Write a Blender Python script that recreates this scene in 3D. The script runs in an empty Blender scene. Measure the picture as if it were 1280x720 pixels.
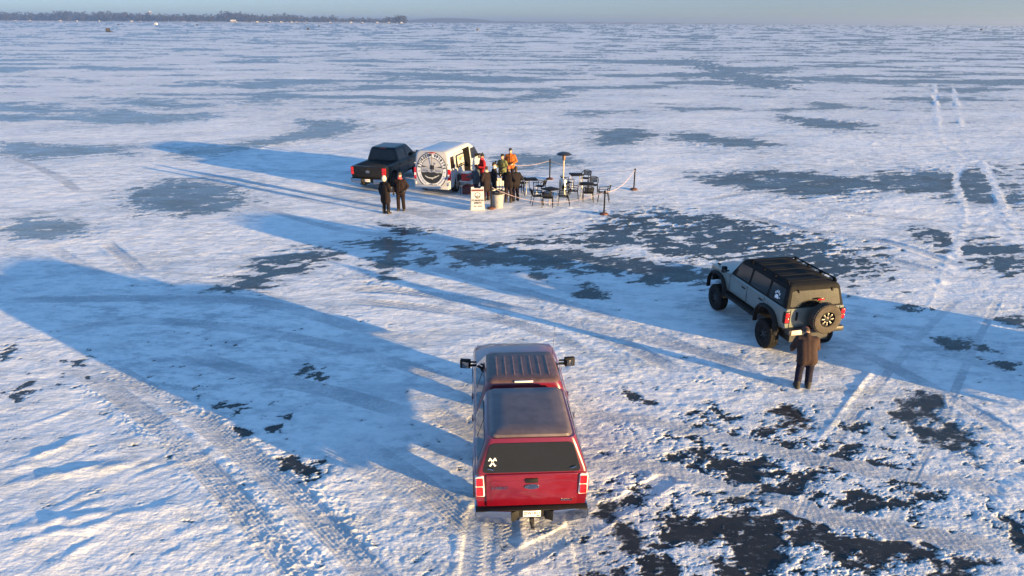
import bpy, bmesh, math, random
import numpy as np
from mathutils import Vector, Matrix

R = math.radians
scene = bpy.context.scene
COL = scene.collection

# ------------------------------------------------------------------ camera
CAM_H = 8.4
cam_d = bpy.data.cameras.new('camera')
cam_d.sensor_width = 36.0
cam_d.lens = 36.0 * 880.0 / 1280.0
cam_d.clip_start = 0.1
cam_d.clip_end = 60000.0
cam = bpy.data.objects.new('camera', cam_d)
COL.objects.link(cam)
pitch = math.atan(332.5 / 880.0)
cam.matrix_world = (Matrix.Translation((0, 0, CAM_H)) @ Matrix.Rotation(R(90) - pitch, 4, 'X')
                    @ Matrix.Rotation(R(0.3), 4, 'Z'))
scene.camera = cam

# ------------------------------------------------------------------ light
SUN_EL, SUN_AZ = 5.1, 123.0            # degrees; azimuth clockwise from +Y
world = bpy.data.worlds.new('World')
scene.world = world
world.use_nodes = True
wn = world.node_tree
wn.nodes.clear()
sky = wn.nodes.new('ShaderNodeTexSky')
sky.sky_type = 'NISHITA'
sky.sun_disc = False
sky.sun_elevation = R(SUN_EL)
sky.sun_rotation = R(SUN_AZ)
sky.altitude = 200.0
sky.air_density = 0.65
sky.dust_density = 0.0
sky.ozone_density = 2.3
# murk along the horizon: the lowest few degrees of the sky are dimmed and greyed, all the way round
wtc = wn.nodes.new('ShaderNodeTexCoord')
wsx = wn.nodes.new('ShaderNodeSeparateXYZ'); wn.links.new(wtc.outputs['Generated'], wsx.inputs[0])
wrp = wn.nodes.new('ShaderNodeValToRGB'); wn.links.new(wsx.outputs['Z'], wrp.inputs['Fac'])
wrp.color_ramp.interpolation = 'EASE'
for p_, c_ in ((0.0, (0.208, 0.222, 0.305)), (0.05, (0.295, 0.255, 0.325)), (0.45, (0.96, 1.0, 0.93)), (1.0, (1.0, 1.04, 0.96))):
    e_ = wrp.color_ramp.elements[0] if p_ == 0.0 else (wrp.color_ramp.elements[-1] if p_ == 1.0 else wrp.color_ramp.elements.new(p_))
    e_.position = p_; e_.color = (*c_, 1)
wmx = wn.nodes.new('ShaderNodeMix'); wmx.data_type = 'RGBA'; wmx.blend_type = 'MULTIPLY'
wmx.inputs[0].default_value = 1.0
wn.links.new(sky.outputs[0], wmx.inputs[6]); wn.links.new(wrp.outputs[0], wmx.inputs[7])
bgn = wn.nodes.new('ShaderNodeBackground')
bgn.inputs['Strength'].default_value = 0.15
won = wn.nodes.new('ShaderNodeOutputWorld')
wn.links.new(wmx.outputs[2], bgn.inputs['Color'])
wn.links.new(bgn.outputs[0], won.inputs['Surface'])

sun_d = bpy.data.lights.new('sun', 'SUN')
sun_d.energy = 4.6
sun_d.angle = R(0.5)
sun_d.color = (1.0, 0.66, 0.27)
sun = bpy.data.objects.new('sun', sun_d)
COL.objects.link(sun)
TO_SUN = Vector((math.sin(R(SUN_AZ)) * math.cos(R(SUN_EL)), math.cos(R(SUN_AZ)) * math.cos(R(SUN_EL)), math.sin(R(SUN_EL))))
sun.rotation_euler = TO_SUN.to_track_quat('Z', 'Y').to_euler()
sun.location = (60, -40, 20)

scene.view_settings.view_transform = 'Standard'
scene.view_settings.look = 'None'
scene.view_settings.gamma = 1.0
scene.view_settings.use_curve_mapping = False
scene.view_settings.exposure = 2.05

# ------------------------------------------------------------------ materials
MATS = {}
def mat(name, color, rough=0.5, metal=0.0, spec=0.5, coat=0.0, emit=None, var=0.0, vscale=8.0, bump=0.0, bscale=60.0, trans=0.0, sheen=0.0):
    """principled material with optional procedural colour variation and bump"""
    if name in MATS:
        return MATS[name]
    m = bpy.data.materials.new(name)
    m.use_nodes = True
    nt = m.node_tree
    b = nt.nodes['Principled BSDF']
    b.inputs['Base Color'].default_value = (*color, 1)
    b.inputs['Roughness'].default_value = rough
    b.inputs['Metallic'].default_value = metal
    b.inputs['Specular IOR Level'].default_value = spec
    if coat:
        b.inputs['Coat Weight'].default_value = coat
        b.inputs['Coat Roughness'].default_value = 0.06
    if sheen:
        b.inputs['Sheen Weight'].default_value = sheen
    if trans:
        b.inputs['Transmission Weight'].default_value = trans
    if emit:
        b.inputs['Emission Color'].default_value = (*emit[:3], 1)
        b.inputs['Emission Strength'].default_value = emit[3]
    if var or bump:
        tc = nt.nodes.new('ShaderNodeTexCoord')
        if var:
            n = nt.nodes.new('ShaderNodeTexNoise')
            n.inputs['Scale'].default_value = vscale
            n.inputs['Detail'].default_value = 5
            n.inputs['Roughness'].default_value = 0.65
            nt.links.new(tc.outputs['Object'], n.inputs['Vector'])
            r = nt.nodes.new('ShaderNodeValToRGB')
            r.color_ramp.elements[0].position = 0.3
            r.color_ramp.elements[1].position = 0.72
            r.color_ramp.elements[0].color = (*[c * (1 - var) for c in color], 1)
            r.color_ramp.elements[1].color = (*[min(1, c * (1 + var) + 0.02 * var) for c in color], 1)
            nt.links.new(n.outputs['Fac'], r.inputs['Fac'])
            nt.links.new(r.outputs['Color'], b.inputs['Base Color'])
        if bump:
            n2 = nt.nodes.new('ShaderNodeTexNoise')
            n2.inputs['Scale'].default_value = bscale
            n2.inputs['Detail'].default_value = 3
            nt.links.new(tc.outputs['Object'], n2.inputs['Vector'])
            bp = nt.nodes.new('ShaderNodeBump')
            bp.inputs['Strength'].default_value = bump
            bp.inputs['Distance'].default_value = 0.01
            nt.links.new(n2.outputs['Fac'], bp.inputs['Height'])
            nt.links.new(bp.outputs['Normal'], b.inputs['Normal'])
    MATS[name] = m
    return m
RED = mat('red_paint', (0.125, 0.0015, 0.011), 0.28, coat=1.0, var=0.10, vscale=3)
REDF = mat('frosted_red_paint', (0.088, 0.050, 0.050), 0.5, coat=0.15, var=0.35, vscale=7, bump=0.12, bscale=90)
BLACKP = mat('black_paint', (0.0035, 0.0035, 0.004), 0.4, coat=0.2, spec=0.3, var=0.3, vscale=3)
GREYP = mat('blue_grey_paint', (0.145, 0.162, 0.150), 0.38, coat=0.7, var=0.06, vscale=2)
WHITEP = mat('white_paint', (0.42, 0.42, 0.44), 0.35, coat=0.6, var=0.05, vscale=2)
GLASS = mat('dark_glass', (0.010, 0.011, 0.012), 0.06, spec=0.6)
GLASSD = mat('dusty_sunlit_glass', (0.014, 0.011, 0.008), 0.14, spec=0.5, var=0.35, vscale=4)  # brown tint carries a sunlit reflection as well as dust
RACKM = mat('rack_black', (0.008, 0.008, 0.009), 0.8, spec=0.12)
PLAST = mat('black_plastic', (0.010, 0.010, 0.011), 0.7, spec=0.25, var=0.25, vscale=9)
RUBBER = mat('tyre_rubber', (0.009, 0.009, 0.010), 0.9, spec=0.2, var=0.5, vscale=12, bump=0.3, bscale=50)
CHROME = mat('chrome', (0.33, 0.35, 0.40), 0.14, metal=1.0)
ALU = mat('aluminium', (0.34, 0.34, 0.35), 0.35, metal=1.0)
DARKRIM = mat('dark_rim', (0.030, 0.030, 0.032), 0.4, metal=0.3)
LENS = mat('red_lens', (0.45, 0.010, 0.018), 0.12, coat=0.6)
LENSW = mat('clear_lens', (0.75, 0.72, 0.70), 0.15)
STEEL = mat('dark_steel', (0.045, 0.045, 0.047), 0.5, metal=0.4, var=0.3, vscale=10)
WHITE = mat('white_print', (0.80, 0.80, 0.80), 0.6)
INK = mat('black_print', (0.018, 0.020, 0.026), 0.6)
INKB = mat('slate_print', (0.10, 0.14, 0.24), 0.6)
CREAM = mat('cream_print', (0.62, 0.58, 0.42), 0.5)
BLUEOV = mat('emblem_blue', (0.012, 0.03, 0.10), 0.3, coat=0.5)
MIRROR = mat('mirror_glass', (0.22, 0.22, 0.23), 0.03, metal=1.0)
CANVAS = mat('black_canvas', (0.010, 0.010, 0.011), 0.85, spec=0.2, bump=0.25, bscale=120, var=0.2)
# ------------------------------------------------------------------ ground plan (metres)
# bare ice patches: outline, softness, raggedness, milkiness
ICE_PATCHES = [
 ([(-37.41,51.73),(-34.43,52.57),(-30.31,50.54),(-26.54,49.30),(-25.77,46.21),(-30.23,45.78),(-34.28,47.15)],1,0.9,0.75),
 ([(-41.79,68.81),(-38.23,71.57),(-31.00,68.64),(-28.55,64.64),(-30.95,61.38),(-36.33,61.17)],1,1,0.9),
 ([(-24.07,49.37),(-21.57,51.52),(-18.71,56.29),(-18.93,65.02),(-14.98,65.18),(-13.52,60.08),(-13.32,54.83),(-16.96,51.67),(-19.17,48.23),(-21.37,45.75)],1,1,0.8),
 ([(5.86,55.49),(6.73,60.83),(10.31,61.95),(11.81,58.24),(9.42,52.52),(6.86,51.02)],1,0.8,0.5),
 ([(12.68,57.40),(15.87,59.28),(18.79,55.93),(20.20,52.87),(17.82,49.35),(15.19,51.99),(12.73,54.13)],1,1,0.5),
 ([(10.98,42.90),(14.51,44.02),(17.47,42.58),(19.58,40.75),(24.69,44.30),(27.66,43.35),(32.96,45.33),(25.28,34.01),(23.50,35.31),(21.13,37.45),(17.41,35.88),(13.73,37.28),(11.47,40.10)],1,1.3,0.35),
 ([(25.95,71.07),(31.27,67.04),(32.38,61.78),(29.16,59.31),(25.06,62.50)],1,1,0.5),
 ([(45.26,191.68),(45.39,162.00),(42.81,123.23),(39.95,101.61),(34.55,98.81),(32.34,124.34)],1,1,0.6),
 ([(-20.48,36.10),(-19.51,38.48),(-16.61,38.97),(-14.18,37.79),(-12.52,35.38),(-13.16,33.19),(-14.82,32.54),(-17.37,33.10),(-19.57,34.36)],1,0.9,0.5),
 ([(-23.20,30.91),(-21.23,31.23),(-18.68,30.59),(-17.68,28.67),(-19.05,27.71),(-21.07,27.79)],1,0.9,0.8),
 ([(-9.97,22.87),(-9.61,25.06),(-8.49,26.37),(-6.71,26.82),(-6.53,25.79),(-7.39,24.63),(-8.26,22.73),(-9.19,22.25)],1,1.1,0.15),
 ([(-5.88,29.65),(-4.98,30.18),(-3.90,29.43),(-4.01,28.21),(-5.18,28.19)],1,1.4,0.2),
 ([(-5.81,27.16),(-4.98,27.96),(-3.97,26.66),(-4.00,24.69),(-4.34,22.32),(-4.84,22.55),(-5.18,24.67)],1,1,0.1),
 ([(-3.75,26.14),(-2.97,26.16),(-2.92,24.25),(-3.53,23.38)],1,1,0.1),
 ([(-2.94,25.85),(-1.32,27.58),(1.28,27.18),(3.75,26.27),(5.75,25.32),(7.33,24.41),(9.10,23.57),(6.67,22.96),(4.19,23.08),(1.71,23.71),(-0.59,24.29),(-2.05,24.26)],1,1.1,0.12),
 ([(-0.01,27.38),(2.75,29.31),(5.18,31.77),(7.86,32.11),(10.20,31.16),(12.39,29.24),(13.99,26.76),(13.46,24.97),(11.49,23.87),(9.30,24.18),(7.04,25.63),(4.48,27.02),(1.91,26.98)],1,1.8,0.14),
 ([(0.71,23.44),(1.67,23.04),(1.35,22.25),(0.55,22.63)],1,1.2,0.2),
 ([(2.09,21.38),(2.86,22.43),(3.42,21.98),(3.10,21.11),(2.25,20.82)],1,1.3,0.1),
 ([(17.48,29.09),(18.66,29.36),(19.15,28.17),(20.85,27.97),(20.58,27.09),(18.89,24.60),(17.51,24.76),(17.16,26.20),(16.98,27.57)],1,1.2,0.2),
 ([(12.05,18.61),(13.08,18.79),(13.50,17.98),(13.39,17.46),(12.29,17.45)],1,1.2,0.1),
 ([(12.45,17.35),(13.56,16.74),(13.16,16.15),(12.32,16.96)],1,1.5,0.1),
 ([(14.45,20.46),(15.87,20.15),(15.37,19.40)],1,1.4,0.2),
 ([(8.71,14.42),(9.78,15.19),(10.29,14.89),(9.73,14.08),(9.79,13.24),(9.22,12.20),(8.58,12.62),(8.56,13.39)],1,0.9,0.05),
 ([(5.38,13.36),(6.12,14.22),(6.47,13.70),(6.41,12.99),(5.91,12.90)],1,1.2,0),
 ([(7.12,13.54),(7.70,13.45),(7.41,13.00),(6.95,13.12)],1,1.3,0),
 ([(3.84,13.95),(4.42,14.09),(4.85,13.68),(4.10,13.51)],1,1.5,0),
 ([(3.40,12.72),(4.48,12.97),(5.35,12.50),(6.96,12.75),(7.36,12.18),(6.52,11.38),(6.94,10.67),(6.01,9.62),(6.14,9.07),(5.53,8.09),(1.46,8.06),(2.12,9.13),(2.77,10.42),(3.57,11.36)],2.2,2.6,0),
 ([(3.49,10.42),(4.84,11.00),(6.00,10.55),(5.94,9.62),(5.33,8.72),(3.06,8.70),(2.83,9.41)],1.6,1.7,0),
 ([(6.14,9.62),(7.20,10.07),(7.97,9.83),(7.64,9.08),(7.17,8.41),(5.50,8.40)],1,1.4,0),
 ([(8.86,10.69),(9.30,10.47),(8.88,9.64),(8.46,9.84)],1,1.5,0),
 ([(7.56,11.91),(8.06,11.65),(7.88,10.91),(7.24,10.68)],1,1.6,0),
 ([(1.46,11.05),(1.66,10.86),(1.96,10.30),(2.23,9.79),(2.36,9.40),(2.01,9.31),(1.84,9.95),(1.55,10.52)],1,1,0),
 ([(2.19,9.59),(2.70,9.41),(2.71,8.87),(2.20,8.87)],1,1.4,0),
 ([(-4.85,12.35),(-4.61,12.65),(-4.31,12.50),(-3.93,12.30),(-3.87,11.94),(-4.19,11.75),(-4.58,12.02)],0.8,1.5,0),
 ([(-5.61,16.07),(-5.32,16.48),(-4.85,16.30),(-4.73,15.65),(-5.19,15.65)],0.8,1.4,0),
 ([(-5.48,13.52),(-5.09,13.62),(-5.05,13.26),(-5.30,13.23)],0.7,1.5,0),
 ([(-5.33,13.92),(-5.04,14.07),(-4.98,13.72)],0.7,1.5,0),
 ([(-6.19,13.31),(-5.72,13.29),(-5.57,13.03),(-5.91,13.00)],0.7,1.5,0),
 ([(-7.12,14.26),(-6.22,14.34),(-6.32,13.85)],1,1.9,0),
 ([(-11.77,16.54),(-11.21,16.55),(-11.00,16.14),(-11.38,16.14)],0.8,1.5,0),
 ([(-10.77,15.54),(-10.58,15.67),(-10.37,15.22)],0.8,1.5,0),
 ([(-12.14,14.69),(-11.91,15.36),(-11.51,14.89),(-11.60,14.04)],1,1.4,0),
 ([(-13.98,17.39),(-13.65,17.54),(-13.33,16.90),(-13.42,16.57)],1,1.3,0),
 ([(2.44,15.36),(2.83,15.12),(3.14,14.51),(2.83,14.47),(2.47,14.88)],0.8,1.5,0),
 ([(-49.69,69.74),(-45.14,68.66),(-44.36,65.12),(-46.86,65.59)],1,1,0.7),
 ([(-2.17,46.90),(-0.05,47.87),(3.14,46.75),(5.06,44.83),(2.89,42.69),(-0.04,43.37)],1,1,0.7),
 ([(-1.12,10.28),(-1.39,10.84),(-1.26,10.50)],0.7,1.5,0),
 ([(12.64,21.60),(13.47,21.19),(12.91,20.63),(12.32,20.96)],1,1.3,0.2),
]
# wheel ruts, tread prints, slush lanes, sled trails and drift ridges: kind, half width, path
TRACKS = [
 ('rut',0.26,[(-10.64,16.46),(-7.25,13.91),(-4.92,11.80),(-3.24,10.16),(-2.18,9.01),(-1.57,8.35)]),
 ('rut',0.26,[(-13.16,18.18),(-11.49,19.35),(-7.94,18.81),(-4.12,17.26),(-1.18,15.48)]),
 ('rut',0.26,[(-3.56,24.69),(0.00,22.23),(2.94,19.85),(5.55,16.88),(6.88,14.78)]),
 ('rut',0.26,[(5.96,22.32),(9.55,24.91),(13.61,25.94),(15.98,23.68)]),
 ('rut',0.24,[(-13.64,34.49),(-7.65,29.48),(-2.64,27.78),(1.78,24.78)]),
 ('rut',0.24,[(9.72,35.01),(13.60,36.89),(16.01,32.73),(19.80,31.35)]),
 ('churn',0.95,[(-10.77,15.97),(-8.68,14.61),(-6.72,13.09),(-4.75,11.29),(-3.27,9.75),(-2.24,8.67)]),
 ('rut',0.26,[(-11.46,16.45),(-9.35,14.80),(-7.33,13.08),(-5.27,11.04),(-3.90,9.55),(-3.12,8.66)]),
 ('rut',0.26,[(-9.50,15.47),(-6.75,13.57),(-4.52,11.54),(-2.86,9.75),(-1.99,8.67)]),
 ('rut',0.26,[(-4.14,13.11),(-2.69,11.82),(-1.44,10.61),(-0.52,9.57)]),
 ('rut',0.26,[(-3.66,13.27),(-1.86,11.57),(-0.84,10.39),(-0.18,9.39)]),
 ('tread',0.3,[(-0.52,10.61),(-0.55,9.57),(-0.56,8.35)]),
 ('tread',0.3,[(-0.15,10.50),(-0.16,9.39),(-0.19,8.36)]),
 ('tread',0.3,[(1.22,10.63),(1.35,9.59),(1.44,8.37)]),
 ('tread',0.3,[(1.43,10.74),(1.68,9.59),(1.84,8.37)]),
 ('tread',0.22,[(0.02,9.35),(0.86,9.94),(1.78,10.63),(3.01,11.61)]),
 ('slush',0.25,[(1.13,14.27),(2.91,13.83),(4.54,13.19),(6.00,12.45),(7.42,11.96),(8.80,11.58),(10.15,11.26)]),
 ('slush',0.25,[(1.59,12.41),(3.07,11.92),(4.49,11.32),(5.86,10.55),(7.20,10.07),(9.02,9.64)]),
 ('ridge',0.08,[(16.89,25.99),(13.16,20.64),(9.84,16.93),(7.60,14.23),(6.16,12.45)]),
 ('rut',0.11,[(14.81,21.70),(11.75,18.50),(8.79,15.18),(6.79,12.75),(5.32,10.66),(4.18,9.05)]),
 ('rut',0.1,[(16.14,21.72),(12.62,17.46),(9.92,14.08),(7.90,11.65),(6.38,9.82)]),
 ('trail',0.26,[(63.28,109.85),(39.82,67.39),(33.33,55.21),(30.51,48.16),(25.58,40.24),(21.89,33.31),(17.82,27.04),(13.35,20.98)]),
 ('trail',0.26,[(62.11,102.93),(41.97,67.47),(35.04,55.27),(28.94,42.64),(23.55,32.88),(21.00,28.21)]),
 ('trail',0.22,[(25.40,51.26),(30.73,57.17),(30.51,48.16),(30.03,41.02)]),
 ('ridge',0.22,[(-10.27,11.49),(-9.62,12.45),(-8.93,13.65)]),
 ('ridge',0.18,[(-10.06,11.19),(-8.72,11.77),(-7.13,12.28)]),
 ('ridge',0.22,[(-9.18,9.94),(-7.51,10.45),(-5.49,10.85)]),
 ('ridge',0.15,[(-8.88,9.51),(-7.83,10.02),(-6.32,10.39)]),
 ('ridge',0.15,[(-7.75,8.63),(-7.24,9.72),(-6.87,10.34)]),
 ('ridge',0.1,[(-11.36,13.04),(-10.64,13.53),(-9.81,14.60)]),
 ('ridge',0.2,[(-12.96,31.11),(-10.84,29.68),(-8.47,29.98),(-6.15,28.89),(-4.98,30.18)]),
 ('ridge',0.2,[(-15.27,28.72),(-12.94,26.50),(-11.06,25.72),(-9.74,26.35)]),
 ('rut',0.28,[(-16.38,20.90),(-11.39,21.18),(-7.90,20.82),(-4.44,18.85),(-1.77,17.79)]),
 ('rut',0.28,[(-8.87,17.20),(-6.26,15.85),(-4.25,15.05),(-2.17,13.96)]),
 ('rut',0.28,[(-5.92,22.14),(-3.19,21.81),(0.00,20.45),(2.76,18.38),(4.49,15.97)]),
 ('rut',0.28,[(-5.41,21.06),(-2.50,20.42),(0.24,19.21),(2.19,17.33)]),
 ('rut',0.28,[(-2.09,21.46),(1.47,19.83),(5.25,17.37),(6.53,15.99)]),
 ('rut',0.28,[(-19.21,39.77),(-13.76,37.21),(-8.66,33.77),(-4.60,32.75),(-1.47,30.93),(2.28,32.90)]),
 ('rut',0.28,[(-18.98,41.38),(-13.10,37.82),(-7.59,34.29),(-2.91,30.90)]),
 ('rut',0.25,[(-18.57,26.94),(-15.89,24.49),(-14.31,23.21)]),
 ('rut',0.25,[(-16.65,27.52),(-14.37,24.98),(-13.12,23.65)]),
 ('rut',0.25,[(-34.70,47.76),(-27.37,41.16),(-22.54,36.06)]),
 ('trail',0.22,[(-5.48,60.38),(4.07,61.71),(12.90,61.06)]),
 ('rut',0.25,[(-13.19,55.65),(-10.85,60.18),(-8.83,65.43)]),
 ('rut',0.3,[(10.08,33.37),(12.63,29.87),(15.28,28.10),(16.78,25.02)]),
 ('rut',0.25,[(10.33,19.95),(11.46,17.95),(13.10,16.06)]),
 ('rut',0.25,[(8.74,19.02),(9.84,16.93),(10.84,14.09),(11.05,12.79)]),
 ('rut',0.28,[(-2.26,14.68),(-0.86,13.30),(0.02,12.69)]),
]
# ------------------------------------------------------------------ modelling helpers
def new_bm():
    return bmesh.new()

def finish(name, bm, material, parent=None, smooth=35.0, bevel=0.0, bseg=2, loc=None):
    """link a bmesh as ONE object"""
    bmesh.ops.recalc_face_normals(bm, faces=bm.faces)
    me = bpy.data.meshes.new(name)
    bm.to_mesh(me); bm.free()
    ms = material if isinstance(material, (list, tuple)) else [material]
    for m_ in ms: me.materials.append(m_)
    o = bpy.data.objects.new(name, me)
    COL.objects.link(o)
    if bevel:
        md = o.modifiers.new('bevel', 'BEVEL'); md.width = bevel; md.segments = bseg; md.limit_method = 'ANGLE'; md.angle_limit = R(40)
        bake(o)
    if smooth:
        for p in o.data.polygons: p.use_smooth = True
        o.data.set_sharp_from_angle(angle=R(smooth))
    if parent: o.parent = parent
    if loc is not None: o.location = loc
    return o

def bake(o):
    """turn an object's modifiers into plain mesh"""
    dg = bpy.context.evaluated_depsgraph_get(); dg.update()
    me = bpy.data.meshes.new_from_object(o.evaluated_get(dg))
    old = o.data
    o.modifiers.clear(); o.data = me
    me.name = o.name
    bpy.data.meshes.remove(old)

def cut(o, cutter_bm, extra=None):
    cm = bpy.data.meshes.new('cutter'); bmesh.ops.recalc_face_normals(cutter_bm, faces=cutter_bm.faces); cutter_bm.to_mesh(cm); cutter_bm.free()
    if extra: cm.materials.append(extra)
    c = bpy.data.objects.new('cutter', cm); COL.objects.link(c); c.parent = o.parent
    md = o.modifiers.new('b', 'BOOLEAN'); md.operation = 'DIFFERENCE'; md.object = c; md.solver = 'EXACT'; md.material_mode = 'TRANSFER'
    bake(o)
    bpy.data.objects.remove(c); bpy.data.meshes.remove(cm)
    for p in o.data.polygons: p.use_smooth = True
    o.data.set_sharp_from_angle(angle=R(35))

def thing(name, label, cat, loc=(0, 0, 0), rz=0.0, group=None):
    o = bpy.data.objects.new(name, None); COL.objects.link(o)
    o.empty_display_size = 0.2
    o.location = loc; o.rotation_euler = (0, 0, rz)
    o['label'] = label; o['category'] = cat
    if group: o['group'] = group
    return o

def tag(o, label, cat, group=None):
    o['label'] = label; o['category'] = cat
    if group: o['group'] = group
    return o

def dup(root, loc, rz, label=None, group=None):
    r = root.copy(); COL.objects.link(r); r.location = loc; r.rotation_euler = (0, 0, rz)
    if label: r['label'] = label
    if group: r['group'] = group
    for ch in list(root.children):
        c = ch.copy(); COL.objects.link(c); c.parent = r
        for g in list(ch.children):
            d = g.copy(); COL.objects.link(d); d.parent = c
    return r

def box(bm, c, s, rot=None):
    v = []
    for dx in (-.5, .5):
        for dy in (-.5, .5):
            for dz in (-.5, .5):
                p = Vector((dx * s[0], dy * s[1], dz * s[2]))
                if rot is not None: p = rot @ p
                v.append(bm.verts.new(p + Vector(c)))
    for f in ((0, 1, 3, 2), (4, 6, 7, 5), (0, 4, 5, 1), (2, 3, 7, 6), (0, 2, 6, 4), (1, 5, 7, 3)):
        bm.faces.new([v[i] for i in f])

def frame_of(d):
    d = d.normalized()
    a = Vector((0, 0, 1)) if abs(d.z) < 0.95 else Vector((1, 0, 0))
    s = d.cross(a).normalized()
    return s, d.cross(s).normalized()

def tube(bm, pts, r, seg=8, closed=False):
    """swept round bar; r is one radius or one per point"""
    pts = [Vector(p) for p in pts]
    n = len(pts)
    rs = r if isinstance(r, (list, tuple)) else [r] * n
    rings = []
    s = t = None
    for i in range(n):
        if closed: d = pts[(i + 1) % n] - pts[i - 1]
        else: d = (pts[min(i + 1, n - 1)] - pts[max(i - 1, 0)])
        if s is None: s, t = frame_of(d)
        else:
            d = d.normalized(); s = (s - d * s.dot(d)).normalized(); t = d.cross(s)
        rings.append([bm.verts.new(pts[i] + (s * math.cos(a) + t * math.sin(a)) * rs[i]) for a in [2 * math.pi * k / seg for k in range(seg)]])
    for i in range(n if closed else n - 1):
        A, B = rings[i], rings[(i + 1) % n]
        for k in range(seg):
            bm.faces.new((A[k], A[(k + 1) % seg], B[(k + 1) % seg], B[k]))
    if not closed:
        bm.faces.new(rings[0]); bm.faces.new(rings[-1])

def lathe(bm, prof, axis='z', c=(0, 0, 0), seg=24, ring=False):
    """prof: (radius, height) from one end to the other; solid of revolution"""
    rings = []
    def P(r, h, a):
        u, v = r * math.cos(a), r * math.sin(a)
        p = {'z': (u, v, h), 'x': (h, u, v), 'y': (u, h, v)}[axis]
        return Vector(p) + Vector(c)
    for r, h in prof:
        if r < 1e-5: rings.append([bm.verts.new(P(0, h, 0))])
        else: rings.append([bm.verts.new(P(r, h, 2 * math.pi * k / seg)) for k in range(seg)])
    for A, B in zip(rings[:-1] + ([rings[-1]] if ring else []), rings[1:] + ([rings[0]] if ring else [])):
        if len(A) == 1 and len(B) == 1: continue
        for k in range(seg):
            k2 = (k + 1) % seg
            if len(A) == 1: bm.faces.new((A[0], B[k2], B[k]))
            elif len(B) == 1: bm.faces.new((A[k], A[k2], B[0]))
            else: bm.faces.new((A[k], A[k2], B[k2], B[k]))
    if ring: return
    if len(rings[0]) > 1: bm.faces.new(rings[0])
    if len(rings[-1]) > 1: bm.faces.new(rings[-1])

def loft_y(bm, secs):
    """sections along y; each a half outline (x>=0) from bottom centre to top centre"""
    rings = []
    for y, half in secs:
        pts = list(half) + [(-x, z) for x, z in reversed(half) if x > 1e-6]
        rings.append([bm.verts.new((x, y, z)) for x, z in pts])
    n = len(rings[0])
    for A, B in zip(rings[:-1], rings[1:]):
        for k in range(n): bm.faces.new((A[k], A[(k + 1) % n], B[(k + 1) % n], B[k]))
    bm.faces.new(rings[0]); bm.faces.new(rings[-1])

def rect_ring(y0, y1, w0, w1, r, n=4):
    """rounded rectangle, rear y0 (half width w0) to front y1 (half width w1)"""
    pts = []
    for cx, cy, a0 in ((w1, y1, 0), (-w1, y1, 90), (-w0, y0, 180), (w0, y0, 270)):
        sx = 1 if cx > 0 else -1
        sy = 1 if cy == y1 else -1
        for k in range(n + 1):
            a = R(a0 + 90 * k / n)
            pts.append((cx - sx * r + r * math.cos(a), cy - sy * r + r * math.sin(a)))
    return pts

def loft_z(bm, secs, n=4):
    """secs: (z, y_rear, y_front, half width rear, half width front, corner radius)"""
    rings = [[bm.verts.new((x, y, z)) for x, y in rect_ring(y0, y1, w0, w1, r, n)] for z, y0, y1, w0, w1, r in secs]
    m_ = len(rings[0])
    for A, B in zip(rings[:-1], rings[1:]):
        for k in range(m_): bm.faces.new((A[k], A[(k + 1) % m_], B[(k + 1) % m_], B[k]))
    bm.faces.new(rings[0]); bm.faces.new(rings[-1])

def lerp_tab(tab, z, i):
    if z <= tab[0][0]: return tab[0][i]
    for a, b in zip(tab[:-1], tab[1:]):
        if a[0] <= z <= b[0]:
            t = (z - a[0]) / (b[0] - a[0] + 1e-9)
            return a[i] + (b[i] - a[i]) * t
    return tab[-1][i]

def round_poly(pts, r, n=4):
    out = []
    N = len(pts)
    for i in range(N):
        p = Vector((*pts[i], 0)); a = Vector((*pts[i - 1], 0)); b = Vector((*pts[(i + 1) % N], 0))
        rr = min(r, (a - p).length * 0.45, (b - p).length * 0.45)
        pa = p + (a - p).normalized() * rr; pb = p + (b - p).normalized() * rr
        for k in range(n + 1):
            t = k / n
            q = pa * (1 - t) ** 2 + p * 2 * t * (1 - t) + pb * t * t
            out.append((q.x, q.y))
    return out

def slab(bm, pts, out, t0=-0.004, t1=0.004):
    """flat outline (3-D points) thickened along `out`"""
    out = Vector(out).normalized()
    A = [bm.verts.new(Vector(p) + out * t0) for p in pts]
    B = [bm.verts.new(Vector(p) + out * t1) for p in pts]
    n = len(pts)
    for k in range(n): bm.faces.new((A[k], A[(k + 1) % n], B[(k + 1) % n], B[k]))
    bm.faces.new(A); bm.faces.new(B)

def circle_pts(r, n=32, a0=0):
    return [(r * math.cos(a0 + 2 * math.pi * k / n), r * math.sin(a0 + 2 * math.pi * k / n)) for k in range(n)]

def text_into(bm, s, size, frame, depth=0.003, center=True, sx=1.0, bold=0.0):
    """letters as solid shapes; frame = 4x4 matrix whose x is the reading direction and z the outward side"""
    cu = bpy.data.curves.new('t', 'FONT'); cu.body = s; cu.size = size; cu.extrude = depth / 2; cu.offset = bold
    cu.resolution_u = 2
    if center: cu.align_x = 'CENTER'; cu.align_y = 'CENTER'
    o = bpy.data.objects.new('t', cu); COL.objects.link(o)
    dg = bpy.context.evaluated_depsgraph_get(); dg.update()
    me = bpy.data.meshes.new_from_object(o.evaluated_get(dg))
    me.transform(Matrix.Translation((0, 0, depth / 2)) )
    me.transform(frame @ Matrix.Diagonal((sx, 1, 1, 1)))
    bm.from_mesh(me)
    bpy.data.objects.remove(o); bpy.data.curves.remove(cu); bpy.data.meshes.remove(me)

def face_frame(origin, xdir, out):
    x = Vector(xdir).normalized(); z = Vector(out).normalized(); y = z.cross(x).normalized(); x = y.cross(z)
    m_ = Matrix((x, y, z)).transposed().to_4x4(); m_.translation = Vector(origin)
    return m_

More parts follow.
